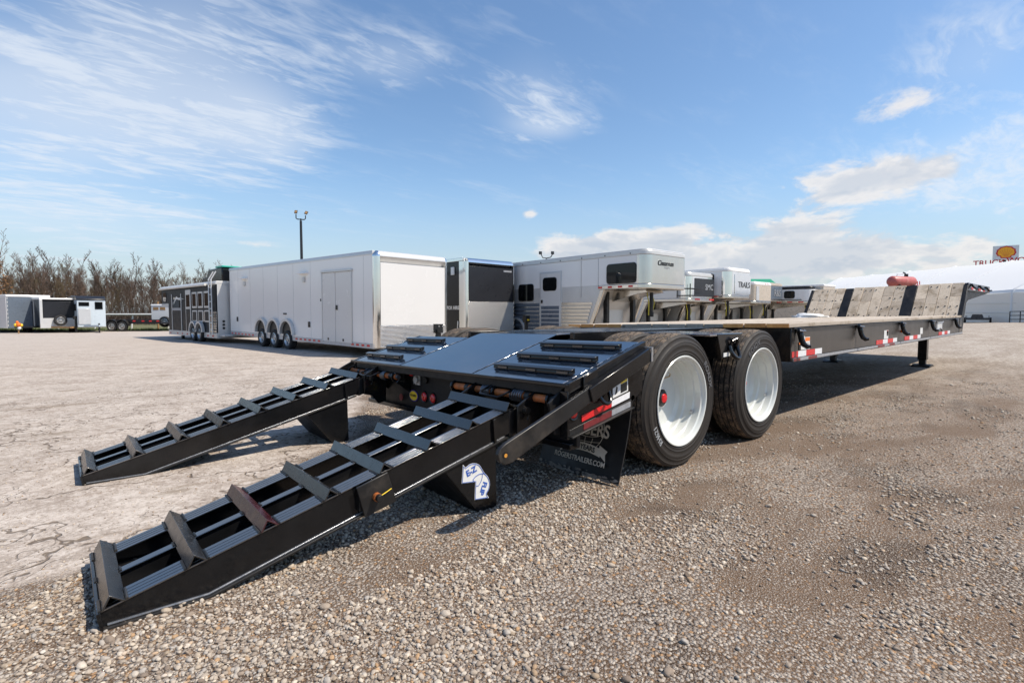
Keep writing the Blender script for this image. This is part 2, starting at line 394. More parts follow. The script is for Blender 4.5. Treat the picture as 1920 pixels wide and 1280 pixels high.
grit = t.mix(t.m('MULTIPLY', t.m('LESS_THAN', vo2.outputs[0], .34), .55), dirt, t.mix(t.xyz(vo2.outputs['Color'])[0], (.16, .13, .11, 1), (.40, .35, .30, 1)))
grav = t.mix(t.m('MULTIPLY', isst, .85), grit, stone)
fargr = t.mix(t.ss(t.noise(t.mp(p, (.35, 1.2, 1), (0, 0, R(10))), 1.1, 4, .65), .36, .66), (.245, .19, .142, 1), (.42, .365, .31, 1))
fsp = t.noise(p, 11, 5, .85)
fargr = t.mix(t.ss(fsp, .50, .42, 0, .75), fargr, (.115, .085, .062, 1)); fargr = t.mix(t.ss(fsp, .51, .60, 0, .7), fargr, (.55, .50, .44, 1))
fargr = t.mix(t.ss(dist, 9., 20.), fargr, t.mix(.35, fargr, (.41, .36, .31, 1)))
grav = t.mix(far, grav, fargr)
# old paving: pale compacted stone dust, cracked
n1 = t.noise(p, 1.6, 4, .6); n2 = t.noise(p, 46, 4, .75); n3 = t.noise(t.mp(p, (1, 3, 1)), .7, 3, .6)
pave = t.mix(t.lin(n1, .32, .68), (.345, .288, .242, 1), (.49, .425, .366, 1))
pave = t.mix(t.ss(n3, .50, .72, 0, .45), pave, (.30, .235, .185, 1))
pave = t.mix(t.ss(n2, .53, .66, 0, .65), pave, (.20, .165, .135, 1))
pave = t.mix(t.ss(n2, .46, .34, 0, .6), pave, (.57, .51, .45, 1))
pave = t.mix(t.ss(fsp, .49, .42, 0, .34), pave, (.19, .15, .12, 1)); pave = t.mix(t.ss(fsp, .52, .60, 0, .40), pave, (.58, .525, .47, 1))
cp = t.vm('ADD', p, t.vm('MULTIPLY', t.vm('SUBTRACT', t.noise(p, 2.2, 3, .65, 0, 1), (.5, .5, .5)), (.9, .9, 0)))
ck = t.vor(t.mp(cp, (1., 1., .0)), 1.15, 'DISTANCE_TO_EDGE').outputs[0]
ck2 = t.vor(t.mp(cp, (1., 1., .0), (0, 0, .6)), 2.9, 'DISTANCE_TO_EDGE').outputs[0]
cmk = t.ss(t.noise(p, .55, 1), .30, .44)
crack = t.m('MAXIMUM', t.m('MULTIPLY', t.ss(ck, .026, .007), cmk), t.m('MULTIPLY', t.ss(ck2, .026, .006), t.ss(t.noise(p, .8, 1), .46, .58)))
crack = t.m('MULTIPLY', crack, t.ss(t.noise(p, 9, 2, .7), .30, .46))
cleave = t.ss(dist, 14., 7.)
pave = t.mix(t.m('MULTIPLY', crack, t.m('MULTIPLY', cleave, .85)), pave, (.115, .085, .062, 1))
pave = t.mix(t.ss(t.noise(t.mp(p, (.5, 1.6, 1), (0, 0, R(-8)), (2.2, .4, 0)), 1.4, 3, .65), .62, .74, 0, .7), pave, (.20, .155, .11, 1))
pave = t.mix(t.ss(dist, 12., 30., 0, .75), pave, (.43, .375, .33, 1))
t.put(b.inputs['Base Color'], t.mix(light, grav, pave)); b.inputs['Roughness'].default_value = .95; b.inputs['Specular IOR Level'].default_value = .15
hgr = t.m('ADD', t.m('MULTIPLY', t.m('MULTIPLY', isst, t.m('SUBTRACT', .55, vo.outputs[0])), 1.6), t.m('MULTIPLY', t.m('SUBTRACT', .5, vo2.outputs[0]), .5))
hgr = t.m('ADD', t.m('MULTIPLY', hgr, t.ss(dist, 16., 4., .25, 1.)), t.m('MULTIPLY', fsp, t.ss(dist, 6., 14., 0., 1.6)))
hpv = t.m('SUBTRACT', t.m('MULTIPLY', n2, .35), t.m('MULTIPLY', crack, .8))
o_ = t.n('ShaderNodeMix', data_type='FLOAT'); t.put(o_.inputs[0], light); t.put(o_.inputs[2], hgr); t.put(o_.inputs[3], hpv)
t.put(b.inputs['Normal'], t.bump(o_.outputs[0], .75, .012))
ys = [-600, -60, -20, -8, -4, 0, 2.5] + [3 + .5 * i for i in range(13)] + [10, 14, 20, 30, 60, 120, 300, 1200]
xs = [-800, -100, -30, -10, -4, 0, 4, 10, 30, 100, 300, 1400]
g = MB()
for y in ys:
    for x in xs: g.v.append((x, y, gz(x, y)))
nx = len(xs)
for j in range(len(ys) - 1):
    for i in range(nx - 1): g.f.append((j * nx + i, j * nx + i + 1, (j + 1) * nx + i + 1, (j + 1) * nx + i))
g.build('ground', 'lot_ground', kind='structure')

# loose stones lying on the gravel: instanced, too many to count
def pebble_mesh(k):
    rg = random.Random(k); bm = bmesh.new(); bmesh.ops.create_icosphere(bm, subdivisions=2, radius=.5)
    ph = [rg.uniform(0, 6.28) for _ in range(6)]; sx, sy, szz = rg.uniform(.8, 1.25), rg.uniform(.65, .95), rg.uniform(.45, .68)
    cuts = [(Vector((rg.gauss(0, 1), rg.gauss(0, 1), rg.gauss(0, 1))).normalized(), rg.uniform(.30, .43)) for _ in range(5)]
    for v_ in bm.verts:
        c = v_.co
        for n_, d_ in cuts:
            e = c.dot(n_) - d_
            if e > 0: c -= n_ * e * .85
        f_ = 1 + .10 * math.sin(c.x * 5 + ph[0]) + .08 * math.sin(c.y * 7 + ph[1]) + .07 * math.sin(c.z * 8 + ph[2])
        v_.co = Vector((c.x * sx, c.y * sy, c.z * szz)) * f_
    me = bpy.data.meshes.new('pebble'); bm.to_mesh(me); bm.free(); me.polygons.foreach_set('use_smooth', [True] * len(me.polygons))
    me.materials.append(MATS['pebble']); return me
m, t, b = newmat('pebble'); r_ = t.n('ShaderNodeObjectInfo').outputs['Random']
cr = t.n('ShaderNodeValToRGB'); t.put(cr.inputs[0], r_)
els = [(0, (.16, .125, .10)), (.12, (.26, .21, .17)), (.3, (.36, .305, .25)), (.5, (.46, .40, .335)), (.68, (.36, .335, .31)), (.8, (.60, .53, .44)), (.9, (.30, .24, .18)), (.95, (.42, .27, .15)), (1, (.56, .52, .47))]
while len(cr.color_ramp.elements) < len(els): cr.color_ramp.elements.new(.5)
for e_, (a_, c_) in zip(cr.color_ramp.elements, els): e_.position = a_; e_.color = (c_[0] * 1.02, c_[1] * 1.0, c_[2] * .98, 1)
pn = t.noise(oc(t), 3.5, 5, .65)
t.put(b.inputs['Base Color'], t.mix(1., cr.outputs[0], t.mix(t.lin(pn, .3, .7), (.8, .78, .75, 1), (1.12, 1.12, 1.1, 1)), 'MULTIPLY'))
b.inputs['Roughness'].default_value = .8; b.inputs['Specular IOR Level'].default_value = .25
t.put(b.inputs['Normal'], t.bump(t.noise(oc(t), 9, 4, .7), .25, .05))
nr = np.random.default_rng(11)
_gr = nr.random((64, 64)); _g2 = nr.random((64, 64))
def vnoise(a, x, y):
    xi = np.floor(x).astype(int); yi = np.floor(y).astype(int); fx = x - xi; fy = y - yi; fx = fx * fx * (3 - 2 * fx); fy = fy * fy * (3 - 2 * fy)
    q = lambda i, j: a[i % 64, j % 64]
    return (q(xi, yi) * (1 - fx) + q(xi + 1, yi) * fx) * (1 - fy) + (q(xi, yi + 1) * (1 - fx) + q(xi + 1, yi + 1) * fx) * fy
CX, CY = -3.282, -3.241
pts = []; scl = []
for r0, r1, n_, s0, s1 in ((.9, 3.2, 62000, .0042, .0140), (3.2, 6., 62000, .0062, .0158), (6., 11., 50000, .008, .017)):
    rr = np.sqrt(nr.uniform(r0 ** 2, r1 ** 2, n_)); th = np.radians(nr.uniform(49.09 - 47, 49.09 + 47, n_))
    x = CX + rr * np.cos(th); y = CY + rr * np.sin(th)
    dd_ = np.minimum(np.minimum(y + .44, .75 * (y + .30 - .86 * (x + 3.0))), .40 * (y - 1.3 - 2.3 * (x + 1.2))) + .30 * (vnoise(_gr, x * 1.7 + 9, y * 1.7 + 3) - .5)
    lightz = dd_ > 0
    ca, sa = math.cos(.24), math.sin(.24); u = x * ca + y * sa; q = -x * sa + y * ca
    pat = .55 * vnoise(_gr, u * .85 + 20, q * 1.9 + 20) + .30 * vnoise(_g2, u * 2.3 + 5, q * 4. + 8) + .15 * vnoise(_gr, u * 6, q * 8)
    near = np.clip(1.2 - np.hypot(x + 3.1, y + 1.7) / 2.0, 0, 1) * .30
    keep = np.clip((pat + near - .535) / .17, .06, .85)
    # brown scuffed patches where the tyres and the ramp feet have pushed the stone aside
    keep = np.where(lightz, .11, keep)
    ok = nr.random(n_) < keep
    x, y, lz = x[ok], y[ok], lightz[ok]
    sz_ = s0 + (s1 - s0) * nr.random(len(x)) ** 2.6; big = nr.random(len(x)) < .012; sz_ = np.where(big, sz_ * 1.7, sz_); sz_ = np.where(lz, sz_ * .5, sz_)
    pts.append(np.stack([x, y, -.15 * np.clip((y - 3) / 6, 0, 1) ** 2 * (3 - 2 * np.clip((y - 3) / 6, 0, 1)) + sz_ * .22], 1)); scl.append(sz_ * 1.0)
pts = np.concatenate(pts); scl = np.concatenate(scl) * 1.75
pc = bpy.data.collections.new('pebble_shapes')
for k in range(8):
    po = bpy.data.objects.new('pebble_shape', pebble_mesh(k)); pc.objects.link(po)
me = bpy.data.meshes.new('loose_stones'); me.vertices.add(len(pts)); me.vertices.foreach_set('co', pts.ravel())
at = me.attributes.new('s', 'FLOAT', 'POINT'); at.data.foreach_set('value', scl)
ar = me.attributes.new('r', 'FLOAT_VECTOR', 'POINT'); rot = np.stack([nr.normal(0, .25, len(pts)), nr.normal(0, .25, len(pts)), nr.uniform(0, 6.28, len(pts))], 1); ar.data.foreach_set('vector', rot.ravel())
me.materials.append(MATS['pebble'])
lo = link(bpy.data.objects.new('loose_stones', me)); tag(lo, 'small grey and tan stones scattered over the gravel', 'gravel', kind='stuff')
ng = bpy.data.node_groups.new('stones', 'GeometryNodeTree'); ng.interface.new_socket('Geometry', in_out='INPUT', socket_type='NodeSocketGeometry'); ng.interface.new_socket('Geometry', in_out='OUTPUT', socket_type='NodeSocketGeometry')
nn = ng.nodes; gi = nn.new('NodeGroupInput'); go = nn.new('NodeGroupOutput'); ip = nn.new('GeometryNodeInstanceOnPoints'); ci = nn.new('GeometryNodeCollectionInfo')
ci.inputs['Collection'].default_value = pc; ci.inputs['Separate Children'].default_value = True; ci.inputs['Reset Children'].default_value = True
a1 = nn.new('GeometryNodeInputNamedAttribute'); a1.data_type = 'FLOAT'; a1.inputs[0].default_value = 's'
a2 = nn.new('GeometryNodeInputNamedAttribute'); a2.data_type = 'FLOAT_VECTOR'; a2.inputs[0].default_value = 'r'
er = nn.new('FunctionNodeEulerToRotation'); L_ = ng.links.new
ip.inputs['Pick Instance'].default_value = True
L_(gi.outputs[0], ip.inputs['Points']); L_(ci.outputs[0], ip.inputs['Instance']); L_(a2.outputs[0], er.inputs[0]); L_(er.outputs[0], ip.inputs['Rotation']); L_(a1.outputs[0], ip.inputs['Scale']); L_(ip.outputs[0], go.inputs[0])
lo.modifiers.new('stones', 'NODES').node_group = ng
# ================================================================== the lowbed trailer with its ramps down
TR = thing('flatbed_trailer', 'long black flatbed equipment trailer with wooden deck and rear ramps lowered', 'trailer', (0, 0, 0))
YR, YL = -1.31, 1.46
def Tz(x): return .70 + .2914 * (x + 1.2)
SA = math.atan(.2914)
def par(mb, x0, x1, y0, y1, zt, th):
    """plate following the tail slope: top at zt(x)"""
    return mb.prism([(x0, zt(x0) - th), (x1, zt(x1) - th), (x1, zt(x1)), (x0, zt(x0))], 'y', y0, y1)
# --- tail deck plates
for (a, b_, xf) in ((YR + .05, -.43, -.49), (-.405, .57, -.37), (.60, YL - .04, -.49)):
    par(MB(), -1.195, xf, a, b_, Tz, .012).build('deck_plate', 'sky_tinted_plate', TR, .003, lean=True)
fr = MB()
par(fr, -1.195, -.49, YR + .06, YL - .06, lambda x: Tz(x) - .016, .05)
fr.build('tail_frame', 'dark_steel', TR, lean=True)
e = MB().box(-1.222, -1.197, YR, YL + .02, .684, .703); e.build('tail_edge', 'black_paint', TR, .003, lean=True)
for y0, y1 in ((YR, YR + .035), (YL - .03, YL)):
    par(MB(), -1.196, -.485, y0, y1, lambda x: Tz(x) + .004, .06).build('edge_rail', 'black_paint', TR, .003, lean=True)
# small stitch welds along the seams
wl = MB()
for ys_ in (-.4175, .585, YR + .043):
    for k in range(9):
        x = -1.15 + k * .075 + rng.uniform(-.01, .01); par(wl, x, x + .028, ys_ - .006, ys_ + .006, lambda q: Tz(q) + .001, .008)
wl.build('weld_bead', 'worn_black', TR, lean=True, kind='stuff')
# tread bars welded across the tail
for y0, y1 in ((-1.232, -.52), (.75, 1.462 - .04)):
    for xc in (-1.075, -.868, -.642):
        z = Tz(xc); c = MB(); c.prism([(xc - .014, z), (xc + .014, z + .007), (xc + .014, z + .040), (xc - .022, z + .029), (xc - .022, z + .022), (xc - .010, z + .024), (xc - .014, z + .012)], 'y', y0, y1)
        co = c.build('tread_bar', 'black_paint', TR, .0015, lean=True)
        for f_ in (.04, .42, .80):
            yy = y0 + (y1 - y0) * f_; MB().box(xc - .020, xc - .010, yy, yy + .09, z + .004, z + .02).build('weld_tab', 'cleat_black', co, .002, lean=True)
# --- tail sides
for y0, y1, sgn in ((-1.30, -1.282, -1), (YL - .02, YL, 1)):
    sp = MB().prism([(-1.19, .43), (-.60, .545), (-.50, .60), (-.50, .86), (-1.19, .655)], 'y', y0, y1).build('tail_side', 'black_paint', TR, .002, lean=True)
    yy0, yy1 = (y0 - .03, y1) if sgn < 0 else (y0, y1 + .03)
    MB().prism([(-1.185, .398), (-.622, .502), (-.622, .512), (-1.185, .408)], 'y', yy0, yy1).build('bottom_flange', 'worn_black', sp, .002, lean=True)
    MB().prism([(-1.185, .408), (-.622, .512), (-.622, .556), (-1.185, .444)], 'y', y0 - .006 if sgn < 0 else y1, y0 if sgn < 0 else y1 + .006).build('lower_strip', 'aluminium' if 0 else 'worn_black', sp, .002, lean=True)
MB().box(-1.205, -1.186, -1.31, -1.25, .395, .66).build('corner_post', 'black_paint', TR, .003, lean=True)
MB().prism([(-1.29, .60), (-1.20, .66), (-1.20, .42), (-1.24, .42)], 'y', -1.25, -1.235).build('gusset', 'worn_black', TR, .002, lean=True)
# rear cross box under the tail edge, with lamps
MB().box(-1.05, -1.02, -1.24, YL - .04, .315, .665).build('rear_panel', 'dark_steel', TR, .004, lean=True)
MB().box(-1.085, -1.0, -1.22, YL - .06, .30, .335).build('rear_sill', 'black_paint', TR, .004, lean=True)
for y in (.43, .30): # round stop lamps
    l = MB().lathe([(0, -.016), (.026, -.014), (.036, -.006), (.038, 0)], (0, 0, 0), 'x', 24).build('tail_lamp', 'lens_red', TR); l.location = (-1.052, y, .440 - LEAN * (y + 1.31) + .0)
    MB().lathe([(.038, -.004), (.047, -.008), (.05, 0)], (0, 0, 0), 'x', 24).build('grommet', 'teal' if 0 else 'hub_black', l)
for y, z in ((.64, .635), (-.10, .650)):
    MB().box(-1.062, -1.051, y - .035, y + .035, z - .038, z + .038).build('side_reflector', 'tape_red', TR, .002, lean=True)
k = MB().cyl((-1.051, .52, .575), (-1.09, .52, .575), .03, 16); k.box(-1.065, -1.051, .49, .56, .53, .62); so_ = k.build('plug_socket', 'aluminium', TR, .003, lean=True)
for i in range(5): MB().box(-1.07, -1.052, .562, .580, .535 + i * .02, .545 + i * .02).build('socket_fin', 'bare_edge', so_, lean=True)
MB().cyl((-1.051, .395, .58), (-1.07, .395, .58), .028, 16).build('plug_cap', 'hub_black', TR, .003, lean=True)
for y in (.47, .42, .33): MB().cyl((-1.051, y, .625), (-1.058, y, .625), .006, 8).build('rivet', 'bare_edge', TR, lean=True)
o1 = MB().lathe([(0, -.004), (1, -.004), (1, 0)], (0, 0, 0), 'x', 32); o1.v = [(x, y * .072, z * .047) for x, y, z in o1.v]
bd = o1.build('maker_badge', 'decal_purple', TR, smooth=0); bd.location = (-1.051, .60, .432 - LEAN * 1.91)
o1 = MB().lathe([(0, -.006), (1, -.006), (1, -.004)], (0, 0, 0), 'x', 32); o1.v = [(x, y * .062, z * .039) for x, y, z in o1.v]; o1.build('badge_field', 'yellow', bd, smooth=0)
text('ROGERS', .026, 'decal_black', bd, (-.0065, 0, .002), (0, -1, 0), (0, 0, 1), off=.0006)
MB().lathe([(0, 0), (.03, 0), (.03, .004)], (-1.065, .80, .40), 'x', 20).build('side_lamp', 'dull_red', TR, lean=True)

# --- ramp hinge: brackets, pins, springs
HX, HZ = -1.19, .600
def lug(y, w_=.018):
    return MB().prism([(-1.05, .665), (-1.13, .665), (-1.225, HZ + .028), (-1.236, HZ), (-1.222, HZ - .034), (-1.19, HZ - .045), (-1.05, .45)], 'y', y - w_ / 2, y + w_ / 2).build('hinge_lug', 'black_paint', TR, .004, lean=True)
for y in (-1.165, -.215, -.67, .66, 1.06, 1.52): lug(y)
for y0, y1 in ((-1.225, -.19), (.63, 1.55)):
    pn_ = MB().cyl((HX, y0, HZ), (HX, y1, HZ), .0235, 18).build('hinge_pin', 'rust_pin', TR, .003, lean=True)
    for yy in ((-1.19, -.98, -.37) if y0 < 0 else (.72, 1.33)): MB().cyl((HX, yy - .02, HZ), (HX, yy + .02, HZ), .028, 18).build('pin_collar', 'worn_black', pn_, .002, lean=True)
    cp_ = MB()
    for yy in ((-1.225,) if y0 < 0 else (.63,)):
        cp_.cyl((HX, yy - .025, HZ), (HX, yy, HZ), .018, 12); cp_.tube([(HX - .03, yy - .012, HZ + .035), (HX, yy - .012, HZ + .01), (HX + .01, yy - .012, HZ - .02), (HX - .012, yy - .012, HZ - .045)], .004, 6)
    cp_.build('cotter_pin', 'spring_steel', pn_, lean=True)
def spring(y0, y1):
    pts_ = []; turns = 6
    for i in range(turns * 12 + 1):
        a = i / 12 * 2 * math.pi; pts_.append((HX + .036 * math.cos(a), y0 + (y1 - y0) * i / (turns * 12), HZ + .036 * math.sin(a)))
    return MB().tube(pts_, .0052, 6).build('spring', 'spring_steel', TR, lean=True)
spring(-.64, -.545); spring(-.955, -.835); spring(1.10, 1.18); spring(.80, .88)
for ya, yb in ((-.63, -.86), (1.12, .86)):
    MB().tube([(HX, ya, HZ + .038), (HX - .09, ya, HZ + .012), (HX - .115, ya - .02 * (1 if ya < 0 else 1), HZ - .002), (HX - .118, yb + .03, HZ - .006), (HX - .095, yb, HZ + .01), (HX, yb, HZ + .038)], .0072, 8).build('spring_arm', 'black_paint', TR, lean=True)
# --- lift arm along the right of the tail
la = MB(); la.bar((-.505, -1.338, .832), (-1.07, -1.338, .632), .055, .085)
la.build('arm_sleeve', 'black_paint', TR, .004)
ot = MB()
for a in ((-.500, -1.338, .876, .06, .006), (-.500, -1.338, .792, .06, .006)): ot.box(a[0] - .012, a[0] + .006, a[1] - .03, a[1] + .03, a[2] - .003, a[2] + .003)
ot.box(-.512, -.494, -1.372, -1.366, .789, .879); ot.box(-.512, -.494, -1.310, -1.304, .789, .879)
ot.build('tube_end', 'bare_edge', TR)
ar = MB().prism([(-1.04, .688), (-1.04, .600), (-1.64, .362), (-1.685, .358), (-1.722, .378), (-1.733, .415), (-1.715, .445), (-1.68, .463)], 'y', -1.352, -1.328).build('ramp_arm', 'worn_black', TR, .004)
MB().cyl((-1.69, -1.3535, .408), (-1.69, -1.345, .408), .016, 16).build('arm_hole', 'hub_black', ar); MB().cyl((-1.686, -1.3545, .405), (-1.686, -1.3534, .405), .010, 12).build('worn_edge', 'rust_spot', ar)
MB().prism([(-1.09, .735), (-.97, .775), (-.97, .585), (-1.05, .575), (-1.09, .60)], 'y', -1.326, -1.312).build('sleeve_plate', 'black_paint', TR, .003)
# side reflectors, lamp, labels on the right of the tail
l = MB().lathe([(0, -.014), (.020, -.012), (.029, -.004), (.030, 0)], (0, 0, 0), 'y', 24).build('side_marker', 'lens_red', TR); l.location = (-1.150, -1.302, .535)
MB().lathe([(.030, -.004), (.038, -.007), (.041, 0)], (0, 0, 0), 'y', 24).build('grommet', 'hub_black', l)
MB().prism([(-1.080, .477), (-.818, .530), (-.815, .566), (-1.083, .513)], 'y', -1.304, -1.3015).build('reflective_tape', 'tape_red', TR)
MB().prism([(-.815, .531), (-.640, .567), (-.637, .605), (-.812, .568)], 'y', -1.304, -1.3015).build('reflective_tape', 'tape_white', TR)
MB().prism([(-1.07, .430), (-.82, .477), (-.82, .512), (-1.07, .463)], 'y', -1.3085, -1.3062).build('reflective_tape', 'dull_red', TR)
MB().prism([(-.818, .478), (-.635, .512), (-.635, .545), (-.818, .512)], 'y', -1.3085, -1.3062).build('reflective_tape', 'dull_white', TR)
wd = MB().prism([(-.805, .580), (-.655, .612), (-.660, .695), (-.805, .660)], 'y', -1.304, -1.3015).build('warning_label', 'decal_white', TR)
MB().prism([(-.730, .660), (-.668, .675), (-.668, .693), (-.730, .678)], 'y', -1.3055, -1.304).build('label_header', 'yellow', wd)
MB().prism([(-.730, .605), (-.668, .619), (-.668, .673), (-.730, .658)], 'y', -1.3055, -1.304).build('label_text', 'decal_black', wd)
MB().prism([(-.785, .60), (-.765, .61), (-.760, .645), (-.772, .65)], 'y', -1.3055, -1.304).build('label_figure', 'decal_black', wd)
def dring(x, y, z, r=.045, t_=.010, par_=TR, axis=0):
    pts_ = [(x - r, y, z + r * .6)] + [(x - r * math.cos(a), y - r * .55 * math.sin(a) - .01, z - r * 1.0 * math.sin(a)) for a in np.linspace(0, math.pi, 13)] + [(x + r, y, z + r * .6)]
    return MB().tube(pts_, t_, 10).build('tie_down_ring', 'black_paint', par_)
dring(-.905, -1.312, .612, .045, .011)

# --- mud flaps
def flap(yr, yl, lean=False):
    mb = MB(); ny, nz = 10, 14
    for s_ in (0, 1):
        for j in range(nz + 1):
            f_ = j / nz; z = .55 * (1 - f_) + .012 * f_ + .0
            for i in range(ny + 1):
                u = i / ny; xx = -.592 - .105 * f_ ** 1.6 + .012 * math.sin(u * 5 + 1) * f_ + s_ * .010
                mb.v.append((xx, yr + (yl - yr) * u + .035 * (1 - f_) * (1 - u) * -0 + (.028 * f_ * (1 - u)), z + (.006 * math.sin(u * 9) * f_)))
    n_ = (ny + 1) * (nz + 1)
    for j in range(nz):
        for i in range(ny):
            a = j * (ny + 1) + i; mb.f.append((a, a + 1, a + ny + 2, a + ny + 1)); mb.f.append((n_ + a, n_ + a + ny + 1, n_ + a + ny + 2, n_ + a + 1))
    rim_ = [i for i in range(ny + 1)] + [j * (ny + 1) + ny for j in range(1, nz + 1)] + [nz * (ny + 1) + i for i in range(ny - 1, -1, -1)] + [j * (ny + 1) for j in range(nz - 1, 0, -1)]
    for a, b_ in zip(rim_, rim_[1:] + rim_[:1]): mb.f.append((a, n_ + a, n_ + b_, b_))
    return mb.build('mud_flap', 'flap_rubber', TR, lean=lean)
fl = flap(-1.285, -.56); flap(1.43, .72, True)
def flx(z): f_ = (.55 - z) / .538; return -.592 - .105 * max(0, f_) ** 1.6 - .0135 * f_ - .003
def fw(z0, y0):
    """local flat coords -> on the flap, x reads towards -y"""
    def f(c): zz_ = z0 + c.y; return Vector((0, 0, 0)) + Vector((flx(zz_) - c.z, y0 - c.x, zz_))
    return f
def flap_text(s_, size, y0, z0, mat_, **k_):
    me = text_mesh(s_, size, **k_); f = fw(z0, y0)
    for v_ in me.vertices: v_.co = f(v_.co)
    me.materials.clear(); me.materials.append(MATS[mat_]); return link(bpy.data.objects.new('lettering', me), fl)
flap_text('ROGERSTRAILERS.COM', .046, -.925, .112, 'flap_print', sx=.93, off=.0006)
flap_text('ROGERS', .118, -.955, .315, 'flap_print', sx=.86, off=.0022)
gl = MB(); f = fw(.315, -.95)
for rr, e0 in ((.150, 1.), (.150, .36)):
    ring = [f(Vector((rr * math.cos(a), rr * e0 * math.sin(a) * .93, .001))) for a in np.linspace(0, 2 * math.pi, 49)[:-1]]
    gl.tube(ring, .0019, 5, True)
for dy in (-.075, -.12, .10):
    hw = math.sqrt(max(0, .15 ** 2 - dy ** 2)); gl.tube([f(Vector((x, dy * .95 - .012 * (1 - (x / hw) ** 2), .001))) for x in np.linspace(-hw, hw, 15)], .0017, 5)
for dx in (-.07, 0, .07): gl.tube([f(Vector((dx * math.sqrt(max(.05, 1 - (q / .15) ** 2)), q, .001))) for q in np.linspace(-.14, -.055, 8)], .0017, 5)
gl.build('globe_emblem', 'flap_print', fl)
rb = MB(); f = fw(.195, -.945)
top = [f(Vector((x, .028 - .9 * x * x * .9, .001))) for x in np.linspace(-.15, .15, 15)]; bot = [f(Vector((x, -.024 - .9 * x * x * .9, .001))) for x in np.linspace(-.15, .15, 15)]
rb.poly(top + bot, [(i, i + 1, 16 + i, 15 + i) for i in range(14)])
for sg in (-1, 1):
    rb.poly([f(Vector((sg * x, y, .0004))) for x, y in ((.135, .032), (.205, .004), (.19, -.02), (.200, -.062), (.135, -.022))], [(0, 1, 2, 3, 4)])
rbo = rb.build('ribbon', 'flap_print', fl, smooth=0)
me = text_mesh('100 YEARS', .045, off=.0008)
for v_ in me.vertices: c = v_.co; v_.co = f(Vector((c.x, c.y - .81 * c.x * c.x, .003 + c.z)))
me.materials.clear(); me.materials.append(MATS['decal_black']); link(bpy.data.objects.new('lettering', me), fl)
ds = MB(); f = fw(0, -.92); dq = random.Random(3)
for i in range(120):
    x = dq.uniform(-.35, .35); z = .02 + abs(dq.gauss(0, .014)); s_ = dq.uniform(.004, .013)
    ds.poly([f(Vector((x + s_ * dq.uniform(.7, 1.3) * math.cos(a) * 1.6, z + s_ * .7 * math.sin(a), .0008))) for a in np.linspace(0, 6.28, 7)[:-1]], [(0, 1, 2, 3, 4, 5)])
ds.build('dust_crust', 'flap_dust', fl, smooth=0, kind='stuff')
MB().cyl((-.60, -1.30, .56), (-.60, YL - .03, .56), .02, 12).build('flap_hanger', 'black_paint', TR, lean=True)

